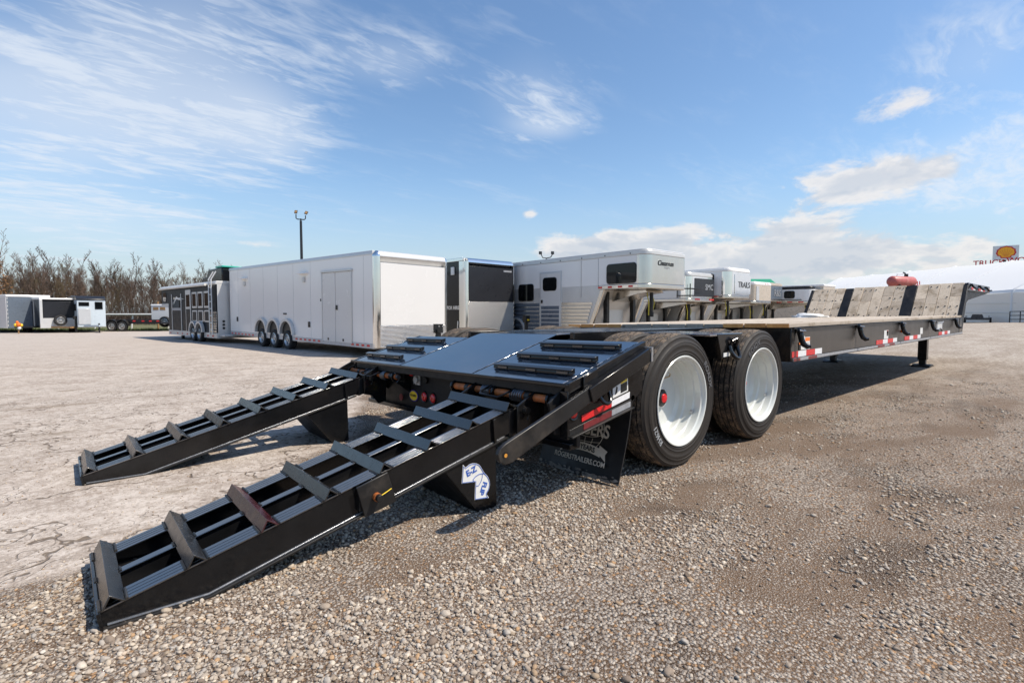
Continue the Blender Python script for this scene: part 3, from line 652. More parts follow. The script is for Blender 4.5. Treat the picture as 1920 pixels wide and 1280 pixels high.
# --- wheels
TRr = .475
def tyre_profiles(hw=.126):
    side_o = [(.305, -hw + .018), (.318, -hw + .006), (.330, -hw + .0015), (.333, -hw - .002), (.336, -hw + .0005), (.345, -hw - .001), (.352, -hw - .0015), (.354, -hw - .0035), (.356, -hw - .0015), (.385, -hw - .004), (.392, -hw - .007), (.400, -hw - .004), (.412, -hw - .001), (.414, -hw - .0035), (.417, -hw - .0005), (.425, -hw + .003), (.445, -hw + .012), (.448, -hw + .010), (.455, -hw + .017), (.466, -hw + .024)]
    side_i = [(r, -h) for r, h in reversed(side_o)]
    return side_o, side_i
def make_wheel(name, x, yo, z, outer=True):
    """dual wheel; yo: y of the outer face; dish opens towards -y"""
    hw = .126; yc = yo + hw
    rim_p = [(.316, -hw + .004), (.320, -hw - .002), (.316, -hw - .006), (.307, -hw - .004), (.301, -hw + .004), (.297, -hw + .018), (.284, -hw + .024), (.281, -hw + .070), (.272, -hw + .080), (.268, -hw + .135), (.258, -hw + .145), (.255, -hw + .180), (.243, -hw + .190), (.230, -hw + .193), (.222, -hw + .198), (.16, -hw + .198), (.062, -hw + .198)]
    if not outer: rim_p = [(.316, -hw), (.30, -hw), (.27, -hw + .05), (.26, .0), (.10, .02)]
    rim = MB().lathe(rim_p, (0, 0, 0), 'y', 72).build(name, 'rim_white', TR, smooth=28); rim.location = (x, yc, z)
    so2, si2 = tyre_profiles(hw)
    MB().lathe(so2 + [(.462, -hw + .03)], (0, 0, 0), 'y', 72).lathe([(.462, hw - .03)] + si2, (0, 0, 0), 'y', 72).build('tyre', 'sidewall', rim, smooth=60)
    # tread: five ribs with cut blocks, grooves between
    grooves = [-.066, -.022, .022, .066]; gw = .0058; ed = hw - .024; hs = [-ed - .002]; rs = [.462]
    def rt(h): return TRr - .012 * abs(h / ed) ** 3.2
    prof = [(-ed - .001, .464, 0), (-ed + .001, rt(ed) , 1)]
    for g_ in grooves:
        prof += [(g_ - gw - .001, rt(g_), 1), (g_ - gw, rt(g_) - .013, 0), (g_ + gw, rt(g_) - .013, 0), (g_ + gw + .001, rt(g_), 1)]
    prof += [(ed - .001, rt(ed), 1), (ed + .001, .464, 0)]
    mb = MB(); N = 126; m_ = len(prof)
    for i in range(N):
        a = 2 * math.pi * i / N; lowb = (i % 3 == 2)
        for q, (h, r, top_) in enumerate(prof):
            rr = r - (.0045 if (lowb and top_) else 0); aa = a + (.012 * math.sin(h * 60)); mb.v.append((rr * math.cos(aa), h, rr * math.sin(aa)))
    for i in range(N):
        j = (i + 1) % N
        for q in range(m_ - 1): mb.f.append((i * m_ + q, j * m_ + q, j * m_ + q + 1, i * m_ + q + 1))
    mb.build('tread', 'tread_block', rim, smooth=25)
    gv = MB()
    for g_ in grooves: gv.lathe([(rt(g_) - .0115, g_ - gw), (rt(g_) - .0115, g_ + gw)], (0, 0, 0), 'y', 60)
    gv.build('groove', 'hub_black', rim)
    if outer:
        hb = MB().lathe([(0, .045), (.030, .048), (.036, .055), (.040, .075), (.055, .080), (.062, .110)], (0, -hw + .098, 0), 'y', 32).build('hub_cap', 'hub_red', rim)
        MB().lathe([(.037, .052), (.058, .066), (.066, .078), (.066, .110)], (0, -hw + .098, 0), 'y', 32).build('hub_ring', 'hub_black', hb)
        MB().lathe([(.064, .072), (.074, .074), (.076, .110)], (0, -hw + .098, 0), 'y', 32).build('hub_flange', 'aluminium', hb)
        ho = MB()
        a = R(104); ho.lathe([(0, -hw + .1955), (.040, -hw + .1955), (.042, -hw + .198)], (.150 * math.cos(a), 0, .150 * math.sin(a)), 'y', 20)
        ho.build('hand_hole', 'hub_black', rim)
        MB().tube([(-.03, -hw + .19, .152), (0, -hw + .15, .147), (.05, -hw + .14, .157), (.085, -hw + .16, .170)], .0042, 6).build('valve_hose', 'hose_brass', rim)
        vl = MB().lathe([(0, -hw + .062), (.015, -hw + .062), (.016, -hw + .075)], (.235, 0, -.115), 'y', 14).build('valve_port', 'bare_edge', rim)
    return rim
def tyre_text(rim, s_, size, a0, rm, mat_):
    me = text_mesh(s_, size, .0015, .0008)
    for v_ in me.vertices:
        c = v_.co; th = a0 - c.x / rm; r_ = rm + c.y; v_.co = Vector((r_ * math.cos(th), -.1315 - c.z, r_ * math.sin(th)))
    me.materials.clear(); me.materials.append(MATS[mat_]); link(bpy.data.objects.new('lettering', me), rim)
pm('tyre_letter', (.10, .10, .105), .6); pm('tyre_letter_grey', (.26, .27, .28), .6)
WB = 1.257
w1 = make_wheel('wheel', 0, -1.290, TRr); tyre_text(w1, 'RH621', .055, R(213), .372, 'tyre_letter_grey'); tyre_text(w1, 'ROADX', .062, R(26), .372, 'tyre_letter')
w2 = make_wheel('wheel', WB, -1.290, TRr); tyre_text(w2, 'ROADX', .062, R(118), .372, 'tyre_letter')
for x in (0, WB): make_wheel('wheel', x, -.985, TRr, False)
def make_left(x):
    for yo in (.86, 1.165):
        o = make_wheel('wheel', x, yo, TRr - .012, False)
make_left(0); make_left(WB)
for x in (0, WB):
    MB().cyl((x, -1.1, TRr), (x, 1.25, TRr), .065, 20).build('axle', 'dark_steel', TR)
    MB().box(x - .1, x + .1, -.66, -.56, .40, .60).build('spring_seat', 'dark_steel', TR)
for y in (-.50, .60):
    MB().box(-.30, 10.0, y - .05, y + .05, .56, .905).build('chassis_beam', 'dark_steel', TR, lean=True)
MB().box(-.55, 1.84, -.45, .55, .50, .88).build('chassis_pan', 'dark_steel', TR, lean=True)

# --- centre deck between the wheels
cd = MB(); par(cd, -.365, .05, -.405, .57, lambda x: .944 + (x + .37) * .02, .012); cd.build('deck_plate', 'sky_tinted_plate', TR, .003, lean=True)
MB().box(.055, 1.79, -.53, .72, .938, .956).build('centre_plate', 'steel_deck', TR, .003, lean=True)
for y0, y1 in ((-.585, -.54), (.73, .77)): MB().box(-.36, 1.79, y0, y1, .85, .958).build('deck_rail', 'black_paint', TR, .004, lean=True)
# fender between the tyres with a tie-down ring
for y0, y1, z_ in ((-1.288, -.59, 0), (.78, 1.45, 0)):
    fb = MB().prism([(.36, .915), (.88, .918), (.88, .932), (.36, .932)], 'y', y0, y1).build('fender_plate', 'sky_tinted_plate', TR, .003, lean=y0 > 0)
    ye = (y0 - .004, y0 + .012) if y0 < 0 else (y1 - .012, y1 + .004)
    MB().prism([(.465, .93), (.865, .928), (.82, .757), (.54, .738)], 'y', *ye).build('fender_cheek', 'black_paint', fb, .004, lean=y0 > 0)
    MB().prism([(.465, .929), (.478, .929), (.552, .739), (.54, .738)], 'y', y0 + .012, y0 + .25).build('fender_gusset', 'black_paint', fb, .002, lean=y0 > 0)
    MB().prism([(.56, .752), (.66, .757), (.66, .787), (.56, .783)], 'y', -1.2955, -1.2925).build('fender_label', 'decal_white', fb) if y0 < 0 else None
r_ = dring(.70, -1.300, .800, .062, .015); MB().tube([(.655, -1.30, .83), (.655, -1.315, .875), (.70, -1.325, .892), (.745, -1.315, .875), (.745, -1.30, .83)], .013, 10).build('ring_bracket', 'black_paint', r_)

# --- main deck: side beams, planks
zr = lambda x: .0058 * (x - 1.85)
def along(mb, x0, x1, y0, y1, z0, z1): return mb.prism([(x0, z0 + zr(x0)), (x1, z0 + zr(x1)), (x1, z1 + zr(x1)), (x0, z1 + zr(x0))], 'y', y0, y1)
pm('beam_paint', (.040, .035, .031), .30, 0, .10, 1.2, .0, 12, .0, .05, .5, (.08, .068, .056), .15, (1, .3, .3))
for y0, y1, s_ in ((-1.29, -1.27, 1), (1.44, 1.46, -1)):
    bm_ = along(MB(), 1.86, 10.22, y0, y1, .64, .952).build('side_beam', 'beam_paint' if s_ > 0 else 'black_paint', TR, .003, lean=s_ < 0)
    yy = (-1.312, -1.22) if s_ > 0 else (1.39, 1.482)
    along(MB(), 1.86, 10.22, *yy, .632, .6405).build('bottom_flange', 'worn_black', bm_, .002, lean=s_ < 0)
    along(MB(), 1.86, 10.22, yy[0], yy[0] + .006, .6405, .668).build('flange_lip', 'dull_white' if s_ > 0 else 'black_paint', bm_, .001, lean=s_ < 0)
    along(MB(), 1.86, 10.22, *yy, .9405, .9515).build('top_flange', 'black_paint', bm_, .002, lean=s_ < 0)
MB().box(1.835, 1.858, -1.295, 1.46, .635, .95).build('rear_crossmember', 'black_paint', TR, .004, lean=True)
for x in (3.4, 5., 6.6, 8.2, 9.6): MB().box(x - .05, x + .05, -1.26, 1.43, .70, .90).build('crossmember', 'dark_steel', TR, lean=True)
ny_ = 13; y0 = -1.300; pw = (1.468 - y0) / ny_
for i in range(ny_):
    a = y0 + i * pw; inn = 3 <= i <= 8
    x0 = 1.80 + rng.uniform(-.012, .012)
    if i < 3: x0 = 1.785 + (.0, .004, -.006)[i]
    pk = MB(); zt = .996 + rng.uniform(-.002, .004)
    pk.prism([(x0, .956 + zr(x0)), (10.14, .956 + zr(10.14)), (10.14, zt + zr(10.14)), (x0, zt + zr(x0))], 'y', a + .004, a + pw - .004)
    po = pk.build('deck_plank', 'deck_wood', TR, .004, lean=True)
    if not inn: MB().prism([(x0 - .004, .957), (x0 - .0005, .957), (x0 - .0005, zt - .002), (x0 - .004, zt - .002)], 'y', a + .006, a + pw - .006).build('plank_end', 'cut_wood', po, lean=True)
# chain hooks on the beam
def hook(x):
    z = .955 + zr(x); y = -1.298
    h = MB(); h.tube([(x, y - .004, z - .02), (x, y - .024, z - .045), (x + .003, y - .030, z - .085), (x + .008, y - .036, z - .120), (x + .018, y - .052, z - .160), (x + .032, y - .078, z - .182), (x + .048, y - .104, z - .178)], [.026, .029, .027, .026, .026, .023, .014], 10)
    o = h.build('chain_hook', 'black_gloss', TR)
    MB().box(x - .05, x + .05, -1.312, -1.2925, z - .045, z - .012).build('hook_plate', 'black_paint', o, .003)
    MB().tube([(x - .055, -1.335, z - .03), (x - .035, -1.352, z - .035), (x + .035, -1.352, z - .035), (x + .055, -1.335, z - .03)], .011, 8).build('hook_pin', 'spring_steel', o)
for x in (1.975, 3.75, 5.62, 7.45, 9.42): hook(x)
# conspicuity tape and labels
def tp(x0, x1, mat_, dz=0., z0=.672, z1=.728):
    along(MB(), x0, x1, -1.2935, -1.2905, z0 + dz, z1 + dz).build('reflective_tape', mat_, TR)
for x0, x1, c in ((1.875, 2.02, 0), (2.022, 2.22, 1), (2.222, 2.45, 0), (2.452, 2.64, 1), (4.53, 4.82, 0), (4.822, 5.04, 1), (5.042, 5.30, 0), (5.302, 5.50, 1), (5.90, 6.18, 0), (6.182, 6.40, 1), (6.402, 6.66, 0), (6.662, 6.86, 1), (8.15, 8.42, 0), (8.422, 8.62, 1), (8.622, 8.88, 0), (8.882, 9.10, 1)):
    tp(x0, x1, 'tape_white' if c else 'tape_red')
for x0, x1, c in ((1.865, 2.02, 0), (2.02, 2.22, 1), (2.22, 2.45, 0), (2.45, 2.64, 1), (4.53, 4.82, 0), (4.82, 5.04, 1), (5.04, 5.30, 0)):
    along(MB(), x0, x1, -1.3145, -1.3125, .640, .667).build('tape_wrap', 'dull_white' if c else 'dull_red', TR)
along(MB(), 2.06, 2.175, -1.2935, -1.2905, .735, .865).build('data_plate', 'decal_white', TR)
lb = along(MB(), 2.18, 2.305, -1.2935, -1.2905, .735, .855).build('warning_label', 'decal_white', TR)
along(MB(), 2.185, 2.30, -1.2945, -1.2935, .815, .85).build('label_header', 'orange_lens', lb)
along(MB(), 2.035, 2.075, -1.2965, -1.2940, .735, .79).build('label_text', 'decal_black', lb); along(MB(), 2.03, 2.08, -1.2965, -1.2940, .79, .81).build('label_header', 'orange_lens', lb)
for i in range(5): along(MB(), 2.195, 2.285, -1.2945, -1.2935, .745 + i * .012, .750 + i * .012).build('label_line', 'dull_white', lb)
l2 = along(MB(), 4.86, 5.06, -1.2935, -1.2905, .735, .845).build('warning_label', 'decal_white', TR)
along(MB(), 4.98, 5.05, -1.2945, -1.2935, .77, .835).build('label_text', 'decal_black', l2); along(MB(), 4.98, 5.05, -1.2945, -1.2935, .80, .84).build('label_header', 'tape_red', l2)
along(MB(), 6.82, 6.98, -1.2935, -1.2905, .735, .83).build('data_plate', 'decal_white', TR)
bq = along(MB(), 7.95, 8.42, -1.2955, -1.2905, .765, .90).build('maker_plate', 'dull_white', TR)
along(MB(), 8.03, 8.34, -1.2975, -1.2955, .78, .885).build('plate_face', 'decal_white', bq)
for i in range(3): along(MB(), 8.08, 8.30, -1.2985, -1.2975, .80 + i * .025, .808 + i * .025).build('plate_line', 'grey_panel', bq)
bq2 = MB().tube([(7.92, -1.30, .905 + zr(8)), (8.02, -1.30, .885 + zr(8)), (8.34, -1.30, .885 + zr(8)), (8.45, -1.30, .905 + zr(8))], .008, 6).tube([(7.92, -1.30, .745 + zr(8)), (8.0, -1.30, .775 + zr(8)), (8.18, -1.30, .80 + zr(8)), (8.36, -1.30, .775 + zr(8)), (8.45, -1.30, .745 + zr(8))], .008, 6).build('plate_scroll', 'dull_white', bq)
MB().box(5.68, 5.78, -1.312, -1.2925, .815, .85).build('side_lamp', 'orange_lens', TR, .004)
MB().box(9.98, 10.22, -1.2955, -1.2905, .70, 1.0).build('front_plate', 'black_paint', TR, .002)
# landing legs
for x, y, dz in ((10.0, -.74, 0.), (9.72, .80, -.02)):
    lg = MB().box(x - .075, x + .075, y - .075, y + .075, .14, .90).build('landing_leg', 'black_paint', TR, .006)
    MB().box(x - .055, x + .055, y - .055, y + .055, .04, .15).build('leg_tube', 'worn_black', lg, .004)
    MB().prism([(x - .20, .0), (x + .20, .0), (x + .20, .02), (x + .09, .05), (x - .09, .05), (x - .20, .02)], 'y', y - .15, y + .15).build('foot', 'worn_black', lg, .004)
    MB().tube([(x, y - .075, .62), (x - .05, y - .13, .60), (x - .22, y - .15, .64), (x - .34, y - .15, .70)], .018, 8).build('crank', 'black_paint', lg)
    MB().bar((x + .06, y, .85), (x + .55, y, .60), .05, .03).build('leg_brace', 'dark_steel', lg)
# --- sloped gooseneck front, with boards up the slope
gx0, gz0, gx1, gz1 = 10.15, 1.025, 10.71, 1.700
sd_ = Vector((gx1 - gx0, 0, gz1 - gz0)).normalized(); sn = Vector((-sd_.z, 0, sd_.x)); sl_ = math.hypot(gx1 - gx0, gz1 - gz0)
def sp_(a, h): return (gx0 + sd_.x * a + sn.x * h, gz0 + sd_.z * a + sn.z * h)
def sboard(name, mat_, ya, yb, h, a0=0., a1=None, bev=.004, base=-.03, par_=TR):
    a1 = sl_ if a1 is None else a1
    return MB().prism([sp_(a0, base), sp_(a1, base), sp_(a1, h), sp_(a0, h)], 'y', ya, yb).build(name, mat_, par_, bev, lean=True)
sboard('slope_plate', 'black_paint', -1.29, 1.62, -.032, base=-.07)
bolts = MB()
for s0, s1, nb in ((-1.235, -.470, 4), (-.270, .720, 5), (.890, 1.565, 4)):
    for i in range(nb):
        a = s0 + (s1 - s0) * i / nb; b_ = s0 + (s1 - s0) * (i + 1) / nb; cut_ = sl_ * rng.uniform(.35, .7)
        hh = rng.uniform(-.002, .004); sboard('slope_plank', 'slope_wood', a + .003, b_ - .003, hh, .0, cut_ - .002); sboard('slope_plank', 'slope_wood', a + .003, b_ - .003, hh + rng.uniform(-.003, .003), cut_ + .002, sl_ + .02)
        for f_ in (.06, .3, .62, .93):
            if rng.random() < .82:
                for yy in ((a + b_) / 2 - .055, (a + b_) / 2 + .05):
                    if rng.random() < .75:
                        p0 = sp_(sl_ * f_ + rng.uniform(-.03, .03), .003); p1 = (p0[0] + sn.x * .006, p0[1] + sn.z * .006); bolts.cyl((p0[0], yy, p0[1]), (p1[0], yy, p1[1]), .013, 7)
bolts.build('bolt_heads', 'dark_steel', TR, lean=True, kind='stuff')
for s0, s1 in ((-1.30, -1.24), (-.465, -.275), (.725, .885), (1.57, 1.63)): sboard('slope_strip', 'worn_black', s0, s1, .008, bev=.002)
# upper deck
ud = MB().box(gx1, 13.5, -1.27, 1.60, 1.62, 1.672).build('upper_deck', 'deck_wood', TR, .004, lean=True)
for y0, y1 in ((-1.30, -1.275), (1.605, 1.63)):
    ub = MB().prism([(gx1 - .02, 1.708), (13.5, 1.715), (13.5, 1.565), (gx1 - .10, 1.548)], 'y', y0, y1).build('upper_beam', 'black_paint', TR, .004, lean=True)
MB().prism([(10.30, 1.02), (10.76, 1.60), (13.45, 1.60), (13.45, 1.555), (10.95, 1.36), (10.75, 1.30), (10.45, .70), (10.22, .70), (10.22, 1.0)], 'y', -1.272, 1.60).build('gooseneck_web', 'dark_steel', TR, .004, lean=True)
for x in (11.0, 12.0, 12.9): hk = MB().tube([(x, -1.305, 1.69), (x + .02, -1.33, 1.64), (x + .08, -1.36, 1.60), (x + .15, -1.38, 1.61)], .02, 8).build('chain_hook', 'black_gloss', TR)
for x0, x1, c in ((11.0, 11.25, 0), (11.26, 11.5, 1), (11.9, 12.2, 0), (12.21, 12.5, 1), (12.52, 12.75, 0)): MB().box(x0, x1, -1.305, -1.302, 1.575, 1.625).build('reflective_tape', 'tape_white' if c else 'tape_red', TR)
MB().box(13.25, 13.38, -1.312, -1.302, 1.59, 1.66).build('side_lamp', 'orange_lens', TR, .004)

# --- ramps
def rtop(x): return .064 + .2556 * (x + 3.23)
def rbot(x): return 0.004 if x < -2.89 else .004 + .2527 * (x + 2.89)
def make_ramp(near):
    Y0, Y1 = -1.02, -.42
    x_e = -1.30
    def side(ya, yb, name):
        return MB().prism([(-3.215, .006), (-2.89, .004), (x_e, rbot(x_e) + .01), (x_e, rtop(x_e) - .004), (-3.228, rtop(-3.228) - .004)], 'y', ya, yb)
    rp = side(Y0 + .022, Y0 + .034, '').build('ramp', 'black_paint', TR, .002, label='right ramp bearing a round arrow decal' if near else 'left ramp without a decal')
    side(Y1 - .034, Y1 - .022, '').build('side_plate', 'black_paint', rp, .002)
    side(-.738, -.722, '').build('centre_plate', 'black_paint', rp, .002)
    def railz(ya, yb, th=.006):
        mb = MB(); mb.prism([(-3.228, rtop(-3.228) - th), (x_e, rtop(x_e) - th), (x_e, rtop(x_e)), (-3.228, rtop(-3.228))], 'y', ya, yb); return mb
    for ya, yb in ((Y0 + .016, Y0 + .115), (Y1 - .115, Y1 - .016)):
        q = railz(ya, yb)
        for k_ in (.3, .55, .8):
            yy = ya + (yb - ya) * k_; q.prism([(-3.228, rtop(-3.228)), (x_e, rtop(x_e)), (x_e, rtop(x_e) + .0016), (-3.228, rtop(-3.228) + .0016)], 'y', yy - .007, yy + .007)
        q.build('rail', 'rail_paint', rp, .0015)
    railz(-.752, -.708).build('rail', 'rail_paint', rp, .0015)
    # bottom flange with weld bead
    for ya, yb in ((Y0, Y0 + .06), (Y1 - .06, Y1)):
        MB().prism([(-3.215, -.002), (-2.89, -.004), (x_e - .09, rbot(x_e - .09) - .004), (x_e - .09, rbot(x_e - .09) + .005), (-2.89, .006), (-3.215, .008)], 'y', ya, yb).build('bottom_flange', 'worn_black', rp, .001)
    MB().prism([(-3.2, .010), (-2.89, .007), (x_e - .1, rbot(x_e - .1) + .006), (x_e - .1, rbot(x_e - .1) + .011), (-2.89, .0135), (-3.2, .016)], 'y', Y0 + .014, Y0 + .023).build('weld_bead', 'bare_edge', rp, .001)
    MB().prism([(-3.215, .006), (-2.89, .004), (-2.4, rbot(-2.4)), (-2.4, rbot(-2.4) + .006), (-2.89, .010), (-3.215, .012)], 'y', Y0 + .052, Y1 - .052).build('tip_floor', 'dark_steel', rp)
    MB().prism([(-3.220, .004), (-3.210, .002), (-3.218, rtop(-3.220) + .003), (-3.230, rtop(-3.230) + .001)], 'y', Y0, Y1).build('tip_plate', 'black_paint', rp, .002)
    # angle-iron cleats
    L = .060; a = math.atan(.2556); ux = Vector((math.cos(a), 0, math.sin(a))); un = Vector((-math.sin(a), 0, math.cos(a)))
    for k_ in range(8):
        xr_ = -3.197 + .2607 * k_ + (.006 if k_ == 0 else 0); base = Vector((xr_ + .010, 0, rtop(xr_ + .010)))
        h = .043; hw_ = .037; th = .006
        P = lambda u_, n_: tuple((base + ux * u_ + un * n_)[i] for i in (0, 2))
        pr = [P(-hw_, 0), P(0, h), P(hw_, 0), P(hw_ - th * 1.4, 0), P(0, h - th * 1.5), P(-hw_ + th * 1.4, 0)]
        cm = 'cleat_maroon' if (near and k_ == 2) else 'cleat_black'
        c = MB().prism(pr, 'y', Y0 + .006, Y1 - .006).build('cleat', cm, rp, .0012)
        if near and k_ == 2: c['label'] = 'cleat with a dull maroon face'
        for ya, yb in ((Y0 + .01, Y0 + .10), (Y1 - .10, Y1 - .01), (-.75, -.71)):
            for sg in (-1, 1):
                p_ = P(sg * (hw_ + .003), .002); MB().cyl((p_[0], ya, p_[1]), (p_[0], yb, p_[1]), .005, 6).build('weld_bead', 'worn_black', rp)
    # support leg: a folded steel box under the ramp
    for y_ in (Y0 + .012, Y1 - .026):
        lg = MB().prism([(-1.81, rbot(-1.81) - .002), (-1.468, rbot(-1.468) - .002), (-1.461, .012), (-1.480, .002), (-1.590, .0), (-1.600, .006)], 'y', y_, y_ + .014).build('support_leg', 'black_paint', rp, .002)
        if y_ < -.9 and near:
            dp = [(-1.694, .286), (-1.677, .266), (-1.652, .278), (-1.621, .279), (-1.585, .263), (-1.553, .216), (-1.525, .184), (-1.512, .147), (-1.518, .114), (-1.535, .088), (-1.518, .065), (-1.618, .076), (-1.613, .174), (-1.703, .185)]
            def spl(pp, n_=6):   # rounder outline along the curved backs of the arrows
                out = []
                for i in range(len(pp)):
                    p0, p1, p2, p3 = pp[i - 1], pp[i], pp[(i + 1) % len(pp)], pp[(i + 2) % len(pp)]; out.append(p1)
                    if 2 <= i <= 8:
                        for j in range(1, n_):
                            u = j / n_; out.append(tuple(.5 * ((2 * p1[q]) + (-p0[q] + p2[q]) * u + (2 * p0[q] - 5 * p1[q] + 4 * p2[q] - p3[q]) * u * u + (-p0[q] + 3 * p1[q] - 3 * p2[q] + p3[q]) * u ** 3) for q in (0, 1)))
                return out
            sp2 = spl(dp); y_d = y_ - .002
            dc = MB().prism(sp2, 'y', y_d, y_d + .0018).build('arrow_decal', 'decal_white', rp, smooth=0)
            cx, cz = -1.612, .185
            def inset(q): d = Vector((q[0] - cx, q[1] - cz)); ln = d.length; return q
            def insetp(poly, w_):
                out = []; n_ = len(poly)
                for i in range(n_):
                    a_, b2, c2 = Vector(poly[i - 1]), Vector(poly[i]), Vector(poly[(i + 1) % n_]); e1 = (b2 - a_).normalized(); e2 = (c2 - b2).normalized()
                    n1, n2_ = Vector((e1.y, -e1.x)), Vector((e2.y, -e2.x)); nn_ = (n1 + n2_); nn_ = nn_ / max(.5, nn_.length_squared) * 2 if nn_.length > 1e-6 else n1
                    out.append(tuple(b2 + nn_ * w_ * .5 * 2 / 2)) 
                return out
            ip_ = insetp(sp2, .0075)
            ln = MB().tube([(x, y_d - .0006, z) for x, z in ip_], .0019, 5, True)
            ln.tube([(x, y_d - .0006, z) for x, z in ((-1.545, .205), (-1.565, .2115), (-1.590, .2115), (-1.612, .204), (-1.630, .190), (-1.622, .182))], .0019, 5)
            ln.tube([(x, y_d - .0006, z) for x, z in ((-1.565, .211), (-1.566, .190), (-1.574, .170), (-1.590, .150), (-1.606, .150))], .0019, 5)
            ln.build('decal_outline', 'decal_blue', rp)
            text('E-Z', .047, 'decal_blue', rp, (-1.640, y_d - .0012, .238), (1, 0, .32), (-.32, 0, 1), off=.0018, ext=.0004)
            text('FLIP', .042, 'decal_blue', rp, (-1.560, y_d - .0012, .128), (-.45, 0, -1), (1, 0, -.45), off=.0016, ext=.0004)
    MB().prism([(-1.81, rbot(-1.81) - .004), (-1.795, rbot(-1.795) - .004), (-1.585, .004), (-1.600, .004)], 'y', Y0 + .026, Y1 - .026).build('leg_plate', 'dark_steel', rp, .002)
    MB().prism([(-1.60, .0), (-1.465, .0), (-1.465, .012), (-1.60, .012)], 'y', Y0 + .026, Y1 - .026).build('leg_foot', 'worn_black', rp, .002)
    # hinge ears at the head of the ramp
    ear = [(-1.330, .560), (-1.253, .600), (-1.180, .636), (-1.145, .634), (-1.120, .605), (-1.118, .555), (-1.122, .315), (-1.195, .300), (-1.255, .375), (-1.330, .395)]
    for ya, yb in ((Y0 - .018, Y0 - .002), (Y1 - .05, Y1 - .034)):
        eo = MB().prism(ear, 'y', ya, yb).build('hinge_ear', 'black_paint', rp, .004)
        MB().cyl((-1.276, ya - .03, .531), (-1.276, ya, .531), .020, 12).tube([(-1.30, ya - .02, .56), (-1.276, ya - .024, .535), (-1.262, ya - .02, .50), (-1.275, ya - .02, .475)], .004, 6).build('hinge_bolt', 'worn_black', eo)
    MB().prism([(-1.36, .38), (-1.30, .40), (-1.30, .545), (-1.36, .53)], 'y', Y0 + .02, Y1 - .04).build('head_plate', 'dark_steel', rp, .002)
    MB().prism([(-1.48, rbot(-1.48) + .006), (-1.465, rbot(-1.465) + .008), (-1.475, rtop(-1.475) - .01), (-1.49, rtop(-1.49) - .012)], 'y', Y0 + .004, Y0 + .022).build('side_rib', 'black_paint', rp, .001)
    if near:
        jp = MB().prism([(-2.300, .300), (-2.145, .343), (-2.098, .192), (-2.262, .155)], 'y', Y0 - .014, Y0 - .003).build('joint_plate', 'worn_black', rp, .003)
        MB().box(-2.285, -2.27, Y0 - .003, Y0 + .022, .185, .295).build('joint_spacer', 'dark_steel', jp)
        MB().cyl((-2.205, Y0 - .059, .240), (-2.205, Y0 - .014, .240), .0175, 14).build('joint_bolt', 'worn_black', jp, .002)
        MB().cyl((-2.205, Y0 - .036, .240), (-2.205, Y0 - .016, .240), .020, 14).build('bolt_collar', 'rust_pin', jp)
        MB().tube([(-2.195, Y0 - .044, .25), (-2.16, Y0 - .029, .255), (-2.13, Y0 - .019, .262)], .0022, 5).build('cotter_wire', 'yellow', jp)
    return rp
rpn = make_ramp(True)
rpl = make_ramp(False)
rpl.location = (0, 2.0, -.004); rpl.rotation_euler = (0, 0, 0)
clo = MB()
bmc = bmesh.new(); bmesh.ops.create_icosphere(bmc, subdivisions=3, radius=1.)
for v_ in bmc.verts:
    c = v_.co; f_ = 1 + .25 * math.sin(c.x * 5 + 1) * math.sin(c.y * 4) + .15 * math.sin(c.z * 9 + c.x * 3); v_.co = Vector((c.x * .30 * f_, c.y * .33 * f_, max(-.02, c.z * .075 * f_)))
me = bpy.data.meshes.new('cloth'); bmc.to_mesh(me); bmc.free(); me.polygons.foreach_set('use_smooth', [True] * len(me.polygons)); me.materials.append(MATS['cloth_white'])
clo = link(bpy.data.objects.new('cloth_bundle', me)); clo.location = (9.2, 1.15, 1.00); tag(clo, 'crumpled white cloth lying on the wooden deck below the slope', 'cloth')
# ================================================================== parked trailers behind
def far_wheel(par_, x, y, z, r=.34, w_=.22, spokes=True, mat_='wheel_far', sgn=1):
    """wheel with its face towards local +y (sgn=1) or -y"""
    o = MB().lathe([(r * .60, w_ / 2 - .02), (r * .66, w_ / 2 - .004), (r * .9, w_ / 2), (r, w_ / 2 - .035), (r, -w_ / 2 + .035), (r * .9, -w_ / 2), (r * .6, -w_ / 2)], (0, 0, 0), 'y', 32).build('wheel', 'tire_far', par_); o.location = (x, y, z); o.rotation_euler = (0, 0, 0 if sgn > 0 else math.pi)
    MB().lathe([(r * .62, w_ / 2 - .012), (r * .57, w_ / 2 - .006), (r * .54, w_ / 2 - .03), (r * .50, w_ / 2 - .075), (r * .16, w_ / 2 - .075), (r * .15, w_ / 2 - .03), (0, w_ / 2 - .025)], (0, 0, 0), 'y', 28).build('rim', mat_, o)
    if spokes:
        h = MB()
        for k in range(7):
            a = 2 * math.pi * k / 7; h.lathe([(0, w_ / 2 - .071), (r * .085, w_ / 2 - .071)], (r * .36 * math.cos(a), 0, r * .36 * math.sin(a)), 'y', 8)
        h.build('rim_holes', 'hub_black', o)
    return o
def dashes(par_, x0, x1, n, y, z0, z1, mats=('tape_red', 'dull_white'), z2=None):
    for i in range(n):
        a = x0 + (x1 - x0) * i / n; b_ = a + (x1 - x0) / n * .55
        MB().box(min(a, b_), max(a, b_), y, y + .006, z0, z1).build('reflector', mats[0], par_)
def arch(par_, x, y, z, r, w_, depth, mat_='aluminium'):
    pts_o = [(x + (r + w_) * math.cos(a), z + (r + w_) * math.sin(a)) for a in np.linspace(0, math.pi, 17)]; pts_i = [(x + r * math.cos(a), z + r * math.sin(a)) for a in np.linspace(math.pi, 0, 17)]
    return MB().prism(pts_o + pts_i, 'y', y, y + depth).build('fender', mat_, par_, .004)
